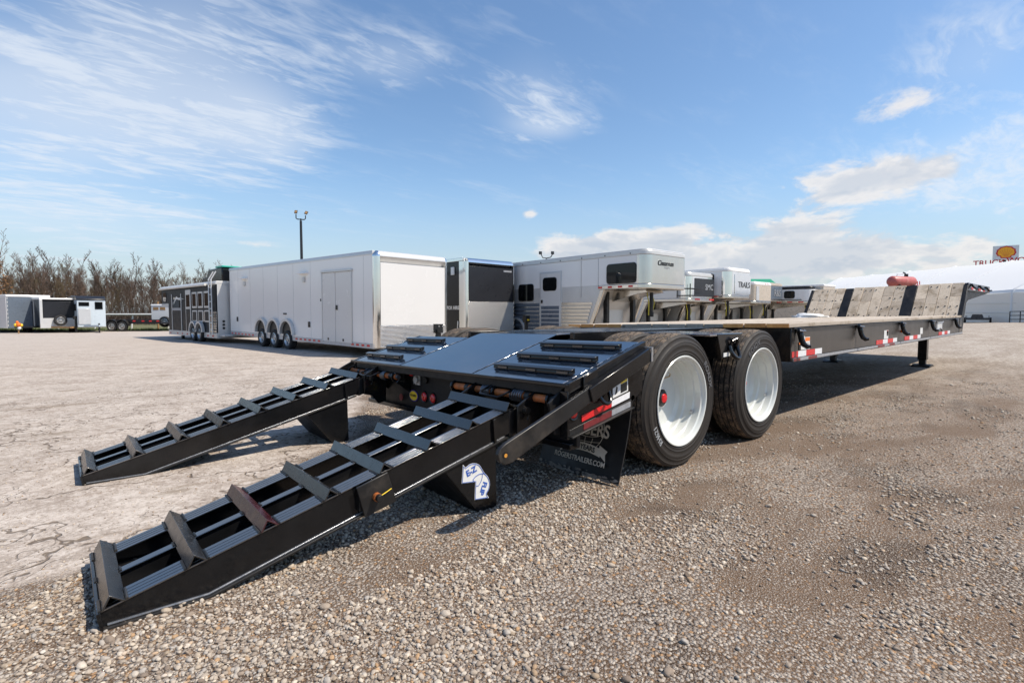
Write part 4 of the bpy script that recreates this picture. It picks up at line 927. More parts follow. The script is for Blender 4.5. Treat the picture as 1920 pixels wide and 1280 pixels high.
def well(par_, x, y, z, r):
    return MB().prism([(x + r * math.cos(a), z + r * math.sin(a)) for a in np.linspace(0, math.pi, 17)], 'y', y, y + .004).build('wheel_well', 'hub_black', par_)
def qcyl(axis_pts, c, r, a0, a1, n=8):
    return [(c[0] + r * math.cos(a), c[1] + r * math.sin(a)) for a in np.linspace(a0, a1, n)]

# --- big white enclosed trailer
A = thing('enclosed_trailer', 'long white enclosed trailer on three axles with double side door', 'trailer', (3.2, 9.9, 0), R(96.5), -.011)
W_, L_t, z0, z1 = 2.58, 10.75, .10, 2.80
MB().box(.14, L_t, -W_ + .02, 0, z0 + .14, z1 - .10).build('body', 'white_panel', A, .01)
MB().box(.10, L_t + .01, -W_ + .01, .008, z0, z0 + .14).build('skirt', 'grey_panel', A, .006)
for y0, y1 in ((-.05, .012), (-W_ + .008, -W_ + .07)): MB().prism([(y0, z1 - .115), (y1, z1 - .115), (y1, z1 - .03), (y1 - .02, z1), (y0, z1)], 'x', .16, L_t + .012).build('roof_rail', 'aluminium', A, .006)
MB().box(.16, L_t, -W_ + .07, -.05, z1 - .09, z1 - .012).build('roof', 'white_panel', A)
nm = MB().prism([(.16, z1 - .34)] + [(.16 - .16 + .16 - .16 * math.sin(a), z1 - .16 + .16 * math.cos(a)) for a in np.linspace(math.pi / 2, 0, 9)] + [(.16, z1)], 'y', -W_ + .13, -.13); nm.build('nose_cap', 'aluminium', A, .004)
for y_, a0 in ((-.135, 0), (-W_ + .135, 1)):
    pl_ = [(.155, y_)] + ([(.155 - .15 * math.cos(a), y_ + .145 * math.sin(a)) for a in np.linspace(0, math.pi / 2, 9)] if not a0 else [(.155 - .15 * math.cos(a), y_ - .145 * math.sin(a)) for a in np.linspace(0, math.pi / 2, 9)])
    MB().prism(pl_, 'z', z0 + .03, z1 - .16).build('corner_post', 'polished', A)
    cap = MB(); n_ = 8
    for i in range(n_ + 1):
        a = math.pi / 2 * i / n_
        for j in range(n_ + 1):
            b_ = math.pi / 2 * j / n_; cap.v.append((.16 - .155 * math.cos(a) * math.cos(b_), y_ + (1 if not a0 else -1) * .148 * math.sin(a) * math.cos(b_), z1 - .16 + .16 * math.sin(b_)))
    for i in range(n_):
        for j in range(n_): q = i * (n_ + 1) + j; cap.f.append((q, q + 1, q + n_ + 2, q + n_ + 1))
    cap.build('corner_cap', 'polished', A)
MB().box(.012, .14, -W_ + .15, -.15, .74, z1 - .335).build('front_panel', 'white_door', A, .004)
MB().box(.004, .14, -W_ + .13, -.13, z0 + .02, .735).build('stone_guard', 'tread_plate', A, .004)
MB().box(.012, .9, .001, .010, z0 + .02, .50).build('side_guard', 'tread_plate', A, .002) if 0 else None
for x in (.62, 3.75, 4.97, 6.19, 7.41, 8.63, 9.85): MB().box(x - .004, x + .004, .0004, .003, .62 if 4.8 < x < 8.2 else .26, 2.68).build('panel_seam', 'grey_panel', A)
# side door (double leaf)
for x0, x1 in ((1.28, 2.14), (2.17, 2.94)):
    d_ = MB().box(x0, x1, .002, .022, .20, 2.28).build('side_door', 'white_door', A, .006)
    if x0 < 2: MB().box(2.02, 2.10, .022, .05, 1.16, 1.30).build('door_latch', 'hub_black', d_, .004)
    MB().box(x0 + .4, x0 + .47, .022, .03, .24, .31).build('hinge', 'hub_black', d_)
f_ = MB(); f_.box(1.22, 1.275, .001, .03, .19, 2.34); f_.box(2.945, 3.0, .001, .03, .19, 2.34); f_.box(1.19, 3.03, .001, .05, 2.29, 2.345); f_.build('door_frame', 'aluminium', A, .004)
for x in (4.17, 9.13):
    lh = MB().prism([(0, 2.30), (.16, 2.31), (.16, 2.33), (0, 2.37)], 'x', x - .28, x + .28).build('lamp_hood', 'white_panel', A, .004)
    MB().box(x - .07, x + .07, .001, .06, 2.04, 2.20).build('outlet_box', 'aluminium', A, .01)
for x, z in ((9.96, .74), (3.86, .68)): MB().box(x - .06, x + .06, .001, .025, z - .09, z + .09).build('vent', 'charcoal', A, .004)
MB().box(5.5, 5.75, .001, .02, .98, 1.03).build('maker_badge', 'charcoal', A)
MB().box(3.04, 3.10, .001, .015, 1.42, 1.50).build('door_bell', 'charcoal', A)
for x in (5.42, 6.48, 7.54):
    well(A, x, .001, .30, .47); arch(A, x, .003, .30, .45, .09, .10)
    far_wheel(A, x, -.06, .105, .335, .24)
for k in range(7): MB().box(8.35 + k * .35, 8.35 + k * .35 + .17, .009, .014, z0 + .03 + .04 * 0, z0 + .085).build('reflector', 'tape_red', A)
for k in range(6): MB().box(3.15 + k * .31, 3.15 + k * .31 + .15, .009, .014, z0 + .05, z0 + .105).build('reflector', 'tape_red', A)
for k in range(4): MB().box(.32 + k * .28, .32 + k * .28 + .14, .009, .014, z0 + .05, z0 + .105).build('reflector', 'tape_red', A)
tg = MB(); tg.bar((.2, -.7, .16), (-1.35, -W_ / 2, .16), .08, .12); tg.bar((.2, -W_ + .7, .16), (-1.35, -W_ / 2, .16), .08, .12); tg.build('tongue', 'pole_black', A)
MB().box(-1.12, -1.0, -W_ / 2 - .06, -W_ / 2 + .06, -.12, .55).box(-1.16, -.96, -W_ / 2 - .10, -W_ / 2 + .10, .55, .80).cyl((-1.06, -W_ / 2 + .14, .60), (-1.06, -W_ / 2 + .10, .60), .05, 10).build('jack', 'hub_black', A, .01)
MB().box(-1.18, -1.162, -W_ / 2 - .07, -W_ / 2 - .05, .73, .75).box(-1.18, -1.162, -W_ / 2 + .05, -W_ / 2 + .07, .73, .75).build('jack_lamp', 'decal_white', A)

# --- black enclosed trailer beside it
B = thing('enclosed_trailer', 'black enclosed trailer with dark glossy nose panel over checker plate', 'trailer', (7.36, 11.5, 0), R(92), 0)
W_, L_t, z0, z1 = 2.40, 8., .25, 3.02
MB().box(.14, L_t, -W_ + .02, 0, z0, z1 - .1).build('body', 'black_gloss', B, .01)
for y0, y1 in ((-.05, .012), (-W_ + .008, -W_ + .07)): MB().box(.16, L_t + .01, y0, y1, z1 - .11, z1).build('roof_rail', 'polished', B, .01)
MB().box(.16, L_t, -W_ + .07, -.05, z1 - .09, z1 - .012).build('roof', 'white_panel', B)
MB().prism([(.16, z1 - .28)] + [(.16 - .16 * math.sin(a), z1 - .16 + .16 * math.cos(a)) for a in np.linspace(math.pi / 2, 0, 9)] + [(.16, z1)], 'y', -W_ + .13, -.13).build('nose_cap', 'polished', B, .004)
for y_, a0 in ((-.135, 0), (-W_ + .135, 1)):
    sg = -1 if a0 else 1
    MB().prism([(.155, y_)] + [(.155 - .15 * math.cos(a), y_ + sg * .145 * math.sin(a)) for a in np.linspace(0, math.pi / 2, 9)] + [(.36, y_ + sg * .145), (.36, y_)], 'z', z0, z1 - .12).build('corner_post', 'polished', B)
MB().box(.012, .14, -W_ + .15, -.15, 1.51, z1 - .285).build('nose_panel', 'charcoal', B, .004)
MB().box(.004, .14, -W_ + .13, -.13, z0 + .05, 1.50).build('stone_guard', 'tread_plate', B, .004)
MB().box(.0, .012, -W_ + .22, -W_ + .62, 2.60, 2.66).build('maker_badge', 'dull_white', B, .002)
MB().box(.62, .80, .001, .05, 2.44, 2.72).build('side_lamp', 'decal_white', B, .01)
text('FOR HIRE', .175, 'decal_white', B, (.74, .003, 1.27), (-1, 0, 0), (0, 0, 1), off=.006)
MB().tube([(.45, .02, .55), (.40, .04, .75), (.42, .03, .8)], .02, 6).build('hose', 'decal_white', B)
for x in (4.2, 5.1): well(B, x, .001, .35, .45); far_wheel(B, x, -.06, .20, .35)
MB().bar((.2, -.6, .25), (-1.3, -W_ / 2, .25), .08, .12).bar((.2, -W_ + .6, .25), (-1.3, -W_ / 2, .25), .08, .12).build('tongue', 'pole_black', B)
MB().box(-1.1, -1.0, -1.97, -1.87, -.12, .75).box(-1.14, -.96, -2.02, -1.82, .75, 1.0).build('jack', 'hub_black', B, .01)
MB().box(-1.16, -1.142, -1.97, -1.87, .82, .87).build('jack_lamp', 'yellow', B)

# --- gooseneck trailers in a row
def gooseneck(label, loc, az, W_, nl, L_t, zb, zt, side, front, roof, rad=.34, slats=True, belly='stainless', lowside='aluminium', glass_front=False, detail=None):
    g = thing('gooseneck_trailer', label, 'trailer', loc, R(az), 0, None)
    def outline(off, x1):
        r_ = rad - off
        return [(x1, -off), (rad, -off)] + [(rad - r_ * math.sin(a), -rad + r_ * math.cos(a)) for a in np.linspace(0, math.pi / 2, 10)][1:] + [(rad - r_ * math.cos(a), -W_ + rad - r_ * math.sin(a)) for a in np.linspace(0, math.pi / 2, 10)] + [(x1, -W_ + off)]
    MB().prism(outline(.012, L_t), 'z', zb + .12, zt - .16).build('body', side, g, .004, smooth=25)
    MB().prism(outline(.0, L_t + .01), 'z', zt - .16, zt - .03).build('roof_rail', roof if roof != 'white_panel' else 'white_panel', g, .02, smooth=25)
    MB().prism(outline(.05, L_t), 'z', zt - .03, zt + .02).build('roof', roof, g, .02, smooth=25)
    MB().prism(outline(.0, nl + .1), 'z', zb - .03, zb + .12).build('nose_sill', belly, g, .025, smooth=25)
    # the curved bright nose skin
    o1 = outline(.004, rad + .02); o2 = outline(.012, rad + .02)
    MB().prism(o1, 'z', zb + .125, zt - .165).build('nose_skin', front, g, smooth=25)
    # drop box below
    MB().prism([(nl + .65, .35), (L_t, .35), (L_t, zb + .13), (nl + .15, zb + .13), (nl + .02, zb)], 'y', -W_ + .012, -.012).build('lower_body', lowside, g, .01)
    if slats:
        ns = 9
        for i in range(ns):
            z = .40 + (1.48 - .40) * i / ns; MB().box(nl + .72 - (z - .35) * .36, L_t, -.011, .004, z, z + (1.08 / ns) * .80).build('side_slat', 'stainless', g, .004)
    for y0 in (-.10, -W_ + .02):
        MB().prism([(nl - .10, zb - .02), (nl + .12, zb - .02), (nl + .72, .35), (nl + .50, .35)], 'y', y0, y0 + .08).build('neck_frame', belly, g, .01)
    MB().prism([(nl + .10, zb - .04), (.55, zb - .04), (.45, zb - .12), (.8, zb - .16), (nl + .1, zb - .40)], 'y', -W_ / 2 - .45, -W_ / 2 + .45).build('neck_beam', belly, g, .01)
    MB().cyl((.62, -W_ / 2, zb - .05), (.62, -W_ / 2, zb - .75), .06, 12).cyl((.62, -W_ / 2, zb - .75), (.62, -W_ / 2, zb - .9), .08, 12).build('coupler', 'worn_black', g)
    for yy in (-.45, -W_ + .45):
        jk = MB().box(nl + .05, nl + .2, yy - .07, yy + .07, .35, zb).cyl((nl + .125, yy, .0), (nl + .125, yy, .4), .05, 12).box(nl - .02, nl + .27, yy - .14, yy + .14, -.13, -.10).build('landing_jack', 'worn_black', g, .006)
    ch = MB()
    for dy in (-.12, .14): ch.tube([(.70, -W_ / 2 + dy, zb - .1), (.60, -W_ / 2 + dy * 1.2, zb - .45), (.66, -W_ / 2 + dy * .6, zb - .85)], .018, 6)
    ch.build('safety_chain', 'hose_yellow', g)
    MB().box(nl + .3, nl + .75, -W_ / 2 - .4, -W_ / 2 + .4, .7, 1.35).build('tack_box', 'aluminium', g, .01)
    for x in (L_t * .62, L_t * .62 + .9): well(g, x, -.008, .40, .45); arch(g, x, -.005, .40, .44, .08, .06); far_wheel(g, x, -.07, .20, .36)
    return g
def win(g, x0, x1, z0, z1, y=.0, r_=.10, frame='hub_black', name='window'):
    c = []
    for cx_, cz_, a0 in ((x1 - r_, z1 - r_, 0), (x0 + r_, z1 - r_, 90), (x0 + r_, z0 + r_, 180), (x1 - r_, z0 + r_, 270)): c += [(cx_ + r_ * math.cos(R(a0 + q)), cz_ + r_ * math.sin(R(a0 + q))) for q in (0, 30, 60, 90)]
    mx, mz = (x0 + x1) / 2, (z0 + z1) / 2
    fo = MB().prism([(mx + (x - mx) * (1 + .04 / (x1 - x0)), mz + (z - mz) * (1 + .04 / (z1 - z0))) for x, z in c], 'y', y - .02, y + .012).build(name, frame, g, .004)
    MB().prism(c, 'y', y + .012, y + .018).build('pane', 'window_glass', fo)
    return fo
zg = -.05
C_ = gooseneck('large white gooseneck trailer with dark window and bright metal nose', (10.0, 5.93, 0), 90, 2.35, 1.75, 9.5, 1.87, 3.02, 'white_panel', 'stainless', 'aluminium')
win(C_, .39, 1.50, 2.03, 2.62, .0)
dfr = MB().box(3.50, 4.60, -.02, .014, .50, 2.56).build('door_frame', 'aluminium', C_, .01)
dr_ = MB().box(3.57, 4.53, -.02, .022, .55, 2.50).build('side_door', 'white_door', C_, .01); win(dr_, 3.74, 4.40, 1.90, 2.34, .022); MB().box(4.42, 4.50, .022, .05, 1.45, 1.56).build('door_latch', 'hub_black', dr_, .006)
for i in range(5): MB().box(3.60, 4.50, .022, .030, .62 + i * .15, .62 + i * .15 + .12).build('door_slat', 'slate_blue', dr_, .003)
for i in range(7): MB().box(4.62, 5.95, .001, .010, .42 + i * .15, .42 + i * .15 + .125).build('lower_slat', 'slate_blue', C_, .003)
win(C_, 4.95, 5.75, 1.55, 2.15, .0)
for i, x in enumerate(np.linspace(.5, 1.7, 4)): MB().box(x, x + .16, .001, .008, 1.885, 1.945).build('reflector', 'tape_red', C_)
for x in np.linspace(.6, 8.5, 9): MB().cyl((x, .0, 2.92), (x, .018, 2.92), .018, 8).build('roof_lamp', 'hub_black', C_)
MB().box(2.60, 2.615, -.005, .006, 1.6, 2.86).build('panel_seam', 'aluminium', C_); MB().box(1.86, 1.868, -.005, .004, 1.99, 2.86).build('panel_seam', 'grey_panel', C_)
text('Cimarron', .22, 'decal_black', C_, (-.008, -W_ + 1.50 - .1, 2.62), (0, -1, 0), (0, 0, 1), off=.004, shear=.2)
text('TRAILERS', .07, 'dull_white', C_, (-.008, -W_ + 1.42 - .1, 2.49), (0, -1, 0), (0, 0, 1))
G2 = gooseneck('silver gooseneck trailer with black nose rack beside the large white one', (17.24, 8.80, 0), 90, 2.30, 2.2, 9.0, 1.62, 2.86, 'aluminium', 'polished', 'aluminium', glass_front=True, slats=False)
MB().box(-.012, .0, -W_ + .22, -.50, 1.82, 2.62).build('nose_panel', 'charcoal', G2, .004)
text('SMC', .36, 'dull_white', G2, (-.016, -1.75, 2.24), (0, -1, 0), (0, 0, 1), off=.004)
for z in (1.85, 2.15): MB().tube([(.5, .10, z), (-.12, .02, z), (-.12, -1.0, z)], .022, 6).build('nose_rack', 'hub_black', G2)
for x in (.5, -.12): MB().tube([(x, .06, 1.75), (x, .06, 2.35)], .022, 6).build('rack_post', 'hub_black', G2)
for y in (-.75, -2.0): MB().box(-.012, .0, y - .2, y + .2, 1.66, 1.72).build('reflector', 'tape_red', G2)
MB().cyl((1., -.6, 2.86), (1., -.6, 3.0), .22, 16).build('roof_vent', 'charcoal', G2, .02)
G3 = gooseneck('tall white gooseneck trailer with white roof and mirror nose panel', (19.75, 8.24, 0), 90, 2.30, 2.2, 9.0, 1.80, 3.16, 'white_panel', 'polished', 'white_panel', slats=False)
MB().box(-.012, .0, -2.12, -.52, 1.98, 2.88).build('nose_panel', 'polished', G3, .004)
text('TRAILS', .40, 'dull_white', G3, (-.016, -1.45, 2.40), (0, -1, 0), (0, 0, 1), off=.008)
text('TRAILS', .38, 'decal_black', G3, (-.020, -1.46, 2.40), (0, -1, 0), (0, 0, 1), off=.001)
win(G3, .75, 1.05, 2.3, 2.9, .0); MB().box(.5, 1.9, .001, .01, 1.83, 1.88).build('reflector', 'tape_red', G3)
G4 = gooseneck('small tan gooseneck trailer with low cream nose', (24.0, 8.99, 0), 90, 2.2, 2.2, 8.0, 1.62, 2.72, 'tan_panel', 'tan_panel', 'white_panel', rad=.25, slats=False)
MB().box(-.012, .0, -.55, -.2, 1.75, 2.5).build('nose_window', 'grey_panel', G4, .004)
for y in (-1.3, -1.5, -1.7): MB().box(-.012, 0, y - .03, y + .03, 2.62, 2.66).build('roof_lamp', 'lens_red', G4)
G5 = gooseneck('gooseneck trailer with tan roof band and lettered blue grey nose', (27.5, 9.84, 0), 90, 2.3, 2.2, 8.0, 1.80, 2.84, 'tan_panel', 'slate_blue', 'tan_panel', rad=.25, slats=False)
text('R&S', .55, 'dull_white', G5, (-.016, -1.40, 2.25), (0, -1, 0), (0, 0, 1), off=.01)
G6 = gooseneck('white gooseneck trailer with black roof and small sliding window', (30.1, 8.3, 0), 96, 2.3, 2.6, 9.5, 1.70, 2.66, 'white_panel', 'white_panel', 'charcoal', rad=.5, slats=False)
win(G6, 1.0, 1.55, 1.98, 2.40, .0); MB().box(.6, 3.3, .001, .02, 1.86, 1.90).build('rub_rail', 'hub_black', G6)
for x in np.linspace(.5, 2.3, 4): MB().box(x, x + .28, .002, .012, 1.71, 1.77).build('reflector', 'tape_red', G6)

# --- black living-quarters horse trailer
H = thing('horse_trailer', 'black and silver gooseneck horse trailer with stall windows and rear ladder', 'trailer', (1.40 - .12, 22.54, -.15), R(97))
# local x: towards the nose, +y: visible side
MB().box(-1.85, 4.65, -2.2, 0, .24, 2.42).build('body', 'flat_black', H, .01)
MB().prism([(4.65, 1.60), (5.6, 1.60), (5.75, 1.75), (5.75, 2.42), (4.65, 2.42)], 'y', -2.2, 0).build('nose', 'flat_black', H, .01)
MB().prism([(.02, 2.40), (.02, 2.48), (-.03, 2.55), (-2.17, 2.55), (-2.22, 2.48), (-2.22, 2.40)], 'x', -1.87, 5.78).build('roof', 'aluminium', H, .02)
MB().cyl((-.9, .08, 2.43), (5.7, .08, 2.43), .055, 10).build('awning', 'pipe_white', H)
MB().box(-1.87, 4.67, -2.21, .01, .20, .42).build('skirt', 'aluminium', H, .005)
MB().box(4.6, 5.76, -2.21, .012, 1.58, 1.70).build('nose_sill', 'aluminium', H, .005)
for k in range(8): MB().box(-1.85, -.05 - (.0 if k > 3 else .95), .0005, .012, .44 + k * .11, .44 + k * .11 + .09).build('side_slat', 'stainless', H, .003)
for x in (-.80, -.02, .75): # stall windows over drop doors
    wv = MB().box(x - .30, x + .30, .001, .03, 1.46, 2.16).build('stall_window', 'aluminium', H, .006); MB().box(x - .22, x + .22, .03, .038, 1.54, 2.08).build('pane', 'window_glass', wv)
    dv = MB().box(x - .30, x + .30, .001, .028, .86, 1.36).build('feed_door', 'aluminium', H, .006); MB().box(x - .22, x + .22, .028, .034, .92, 1.30).build('door_panel', 'flat_black', dv)
sdr = MB().box(1.25, 1.95, .001, .03, .36, 2.28).build('side_door', 'aluminium', H, .006); MB().box(1.33, 1.87, .03, .036, .42, 1.42).build('door_panel', 'flat_black', sdr); MB().box(1.36, 1.84, .03, .038, 1.52, 2.06).build('pane', 'window_glass', sdr)
bdr = MB(); bdr.box(2.60, 2.66, .001, .025, .36, 2.14); bdr.box(4.02, 4.08, .001, .025, .36, 2.14); bdr.box(2.66, 4.02, .001, .025, .36, .42); bdr.build('slide_out_frame', 'aluminium', H, .004)
MB().box(2.70, 3.98, .001, .012, .45, 1.35).build('slide_out_panel', 'flat_black', H, .004); win(H, 2.9, 3.8, 1.5, 2.0, .0)
MB().box(2.62, 4.06, .012, .03, 1.36, 1.48).build('trim_band', 'dull_white', H, .004)
sw = MB()
for k in range(2): sw.prism([(3.95 - k * .2, 1.62), (3.75 - k * .2, 1.88), (3.3, 2.02), (2.1 + k * .3, 1.86 - k * .06), (3.3, 1.94 - k * .04), (3.7 - k * .2, 1.80)], 'y', .013 + k * .003, .017 + k * .003)
sw.build('swoosh_graphic', 'decal_white', H, smooth=0)
win(H, 4.95, 5.45, 1.80, 2.25, .0)
for x in (0.0, .82): well(H, x, .013, .40, .40); arch(H, x, .014, .42, .38, .09, .12); far_wheel(H, x, .0, .34, .34, .22)
for x0 in (-1.5, -.9, 1.1, 1.8, 2.5, 3.2, 4.3): MB().box(x0, x0 + .16, .011, .018, .26, .32).build('reflector', 'tape_red', H)
ld = MB()
for x in (-1.62, -1.32): ld.tube([(x, .09, .35), (x, .09, 2.62), (x, -.1, 2.95)], .028, 6)
for k in range(8): ld.tube([(-1.62, .09, .55 + k * .29), (-1.32, .09, .55 + k * .29)], .02, 6)
ld.build('ladder', 'aluminium', H)
rf = MB().box(-1.88, -1.855, -2.18, -.04, .26, 2.40).build('rear_door', 'aluminium', H, .01); MB().box(-1.90, -1.882, -1.95, -.55, .40, 2.25).build('door_panel', 'flat_black', rf)
for k in range(3): MB().cyl((-1.885, -.25, .62 + k * .14), (-1.91, -.25, .62 + k * .14), .05, 10).build('rear_lamp', 'hub_black', rf)
MB().prism([(0.2, 2.55), (1.1, 2.55), (1.1, 2.68), (.9, 2.80), (.2, 2.83)], 'y', -1.5, -.4).build('hay_rack', 'black_gloss', H, .02)
MB().prism([(-1.7, 2.55), (.1, 2.55), (.05, 2.95), (-.15, 3.12), (-1.7, 3.12)], 'y', -1.9, -.3).build('hay_pod', 'black_gloss', H, .04)
MB().box(-1.75, -.95, -1.9, -.3, 3.13, 3.20).build('pod_cover', 'teal', H, .02)
MB().box(3.70, 3.82, -.40, -.28, 0.0, .5).box(3.62, 3.9, -.48, -.2, 0, .03).build('landing_leg', 'charcoal', H, .005)
MB().box(-2.35, -1.87, -2.1, -.1, .28, .36).build('rear_step', 'aluminium', H, .01)

# --- trailers at the far edge of the lot
S1 = thing('enclosed_trailer', 'silver and slate enclosed trailer at the far left edge of the lot', 'trailer', (-5.81, 41.35, -.15), R(108))
MB().box(0, 6, -2.1, 0, .30, 2.28).build('body', 'slate_blue', S1, .02); MB().box(.03, 6.01, -.02, .02, .30, 2.24).build('side_panel', 'white_panel', S1, .01); MB().box(-.02, 6.02, -2.12, .03, 2.24, 2.38).build('roof', 'white_panel', S1, .03)
for k in range(8): MB().box(-.012, 0., -.05, -.02, .4 + k * .24, .55 + k * .24).build('corner_rivet', 'aluminium', S1)
MB().box(-.02, 0, -1.4, -1.25, 2.06, 2.14).build('marker_lamp', 'yellow', S1)
MB().bar((.1, -.3, .38), (-1.1, -.95, .38), .08, .1).bar((.1, -1.8, .38), (-1.1, -.95, .38), .08, .1).build('tongue', 'pole_black', S1)
for x in (3.2, 4.1): far_wheel(S1, x, -.02, .33, .33)
DT = thing('enclosed_trailer', 'two tone black and white enclosed trailer with a spare wheel on its nose', 'trailer', (-4.27, 40.02, -.15), R(103))
MB().box(0.02, 5.6, -2.36, 0, .33, 2.12).build('body', 'black_gloss', DT, .02); MB().box(0, 5.62, -2.38, .02, 2.08, 2.18).build('roof', 'white_panel', DT, .02)
MB().box(-.01, .04, -2.37, .012, .30, .92).build('stone_guard', 'aluminium', DT, .01); MB().box(-.006, .03, -2.30, -.14, .93, 1.95).build('nose_panel', 'charcoal', DT, .006); MB().box(-.012, .10, -.13, .014, .30, 2.09).build('corner_post', 'aluminium', DT, .02); MB().box(-.012, .05, -2.385, -2.29, .30, 2.09).build('corner_post', 'aluminium', DT, .02)
MB().box(-.014, -.006, -2.15, -1.7, 1.72, 1.85).build('maker_badge', 'dull_white', DT, .004)
drd = MB().box(1.4, 2.9, .001, .02, .38, 1.98).build('side_door', 'black_gloss', DT, .006); MB().box(1.34, 1.40, .001, .03, .36, 2.02).box(2.9, 2.96, .001, .03, .36, 2.02).box(1.34, 2.96, .001, .03, 2.0, 2.05).build('door_frame', 'aluminium', DT, .004)
sw_ = far_wheel(DT, -.22, -1.0, .78, .33, .2); sw_.rotation_euler = (0, 0, R(90)); sw_.location = (-.18, -.92, .78)
MB().bar((.05, -.5, .36), (-1.2, -1.18, .34), .08, .1).bar((.05, -1.9, .36), (-1.2, -1.18, .34), .08, .1).build('tongue', 'post_brown', DT)
MB().box(-.95, -.85, -1.55, -1.45, .0, .95).box(-1., -.8, -1.62, -1.38, .85, 1.05).build('jack', 'worn_black', DT, .01)
for x in (3.0, 3.8): far_wheel(DT, x, -.05, .33, .33)
HB = thing('horse_trailer', 'pale blue bumper pull horse trailer with dark roof at the lot edge', 'trailer', (-2.52, 39.2, -.15), R(96))
MB().box(.03, 4.2, -1.42, 0, .35, 2.06).build('body', 'pale_blue', HB, .03); MB().prism([(-.02, 2.05), (4.22, 2.05), (4.22, 2.28), (2.2, 2.36), (.3, 2.32), (-.02, 2.12)], 'y', -1.44, .02).build('roof', 'charcoal', HB, .04)
MB().box(-.01, .03, -.66, -.04, .52, 1.52).build('tack_door', 'grey_panel', HB, .02); win(HB, 0.4, 1.2, 1.4, 1.8, .0)
fo = MB().box(.0, .03, -1.28, -.88, 1.48, 1.95).build('nose_window', 'hub_black', HB, .02); MB().box(-.006, .0, -1.25, -.91, 1.51, 1.92).build('pane', 'window_glass', fo)
fo = MB().box(.0, .03, -.60, -.08, 1.68, 1.93).build('nose_window', 'hub_black', HB, .02); MB().box(-.006, .0, -.57, -.11, 1.71, 1.90).build('pane', 'window_glass', fo)
MB().bar((.1, -.3, .42), (-1.2, -.9, .44), .08, .1).bar((.1, -1.2, .42), (-1.2, -.9, .44), .08, .1).build('tongue', 'pale_blue', HB); MB().box(-.95, -.87, -.96, -.88, 0, .6).build('jack', 'worn_black', HB)
for x in (2.2, 3.0): far_wheel(HB, x, -.03, .33, .33)
UT = thing('utility_trailer', 'low black flatbed utility trailer parked on the grass edge', 'trailer', (-.55, 42.3, -.15), R(-41))
MB().box(0, 4.0, -1.0, 1.0, .52, .62).build('bed', 'charcoal', UT, .01)
for y in (-1.0, 1.0): MB().box(0, 4.0, y - .03, y + .03, .62, .80).build('side_rail', 'worn_black', UT, .01)
for x in (.75, 1.45): far_wheel(UT, x, -1.1, .34, .34, .2, True, 'wheel_far', -1); arch(UT, x, -1.2, .36, .40, .05, .22, 'worn_black')
for x in (.1, 2.1, 2.7, 3.2, 3.7): MB().box(x, x + .18, -1.04, -1.031, .66, .74).build('reflector', 'tape_red', UT)
MB().bar((4.0, -.6, .55), (5.1, 0, .55), .08, .1).bar((4.0, .6, .55), (5.1, 0, .55), .08, .1).build('tongue', 'charcoal', UT)
SH = thing('stock_trailer', 'small white stock trailer with a spare wheel behind the black horse trailer', 'trailer', (1.55, 41.5, -.15), R(-38))
MB().box(0, 3.2, 0, 1.9, .55, 1.75).build('body', 'white_door', SH, .03); MB().box(-.03, 3.23, -.03, 1.93, 1.72, 1.86).build('roof', 'white_panel', SH, .05)
for x in (.15, .62): MB().box(x, x + .36, -.012, 0, 1.45, 1.66).build('vent_slot', 'post_brown', SH)
spw = far_wheel(SH, 1.0, -.13, .62, .38, .2, True, 'wheel_far', -1)
for x in (1.6, 2.4): far_wheel(SH, x, -.05, .33, .33, .2, True, 'wheel_far', -1)

# ================================================================== light pole, fence, posts
LP = thing('light_pole', 'tall black light pole with two floodlights behind the white trailer', 'light pole', (10.78, 37.58, -.15))
MB().cyl((0, 0, 0), (0, 0, 8.25), .13, 14, .09).build('pole', 'pole_black', LP)
rx, ry_ = .7557, -.6549
arm_ = MB(); arm_.tube([(-rx * .36, -ry_ * .36, 8.75), (-rx * .36, -ry_ * .36, 8.45), (-rx * .26, -ry_ * .26, 8.38), (rx * .26, ry_ * .26, 8.34), (rx * .36, ry_ * .36, 8.42), (rx * .36, ry_ * .36, 8.66)], .04, 8); arm_.cyl((0, 0, 8.2), (0, 0, 8.42), .05, 8); arm_.build('arm', 'pole_black', LP)
for s_, tl in ((-1, 0.), (1, .6)):
    hd = MB().box(-.11, .11, -.04, .04, -.13, .14).build('floodlight', 'pole_black', LP, .02); hd.location = (s_ * rx * .36 + tl * .1, s_ * ry_ * .36, 8.92 - tl * .1); hd.rotation_euler = (R(-25), R(35 * tl), R(-41))
    MB().box(-.08, .08, -.046, -.041, -.10, .11).build('lens', 'post_brown', hd)
L2 = thing('light_pole', 'small distant light pole with two lamps showing above the large white gooseneck', 'light pole', (37.6, 38.1, -.15))
MB().cyl((0, 0, 0), (0, 0, 7.3), .12, 12, .08).build('pole', 'pole_black', L2); MB().tube([(-.45, .4, 7.75), (-.3, .27, 7.35), (0, 0, 7.3), (.35, -.3, 7.4), (.5, -.45, 7.75)], .06, 6).build('arm', 'pole_black', L2)
for s_ in (-1, 1): MB().box(s_ * .5 - .16, s_ * .5 + .16, -s_ * .45 - .1, -s_ * .45 + .1, 7.72, 8.05).build('floodlight', 'pole_black', L2, .02)
CT = thing('enclosed_trailer', 'plain cream enclosed trailer showing behind the black roofed gooseneck', 'trailer', (36.6, 9.9, -.15), R(90))
MB().box(0, 6, -2.3, 0, .45, 3.1).build('body', 'tan_panel', CT, .03); MB().box(-.03, 6.03, -2.33, .03, 3.08, 3.24).build('roof', 'white_panel', CT, .04)
for x in (3., 3.9): far_wheel(CT, x, -.03, .35, .35)
FN = thing('pipe_fence', 'white pipe rail fence along the far edge of the lot', 'fence', (0, 0, 0))
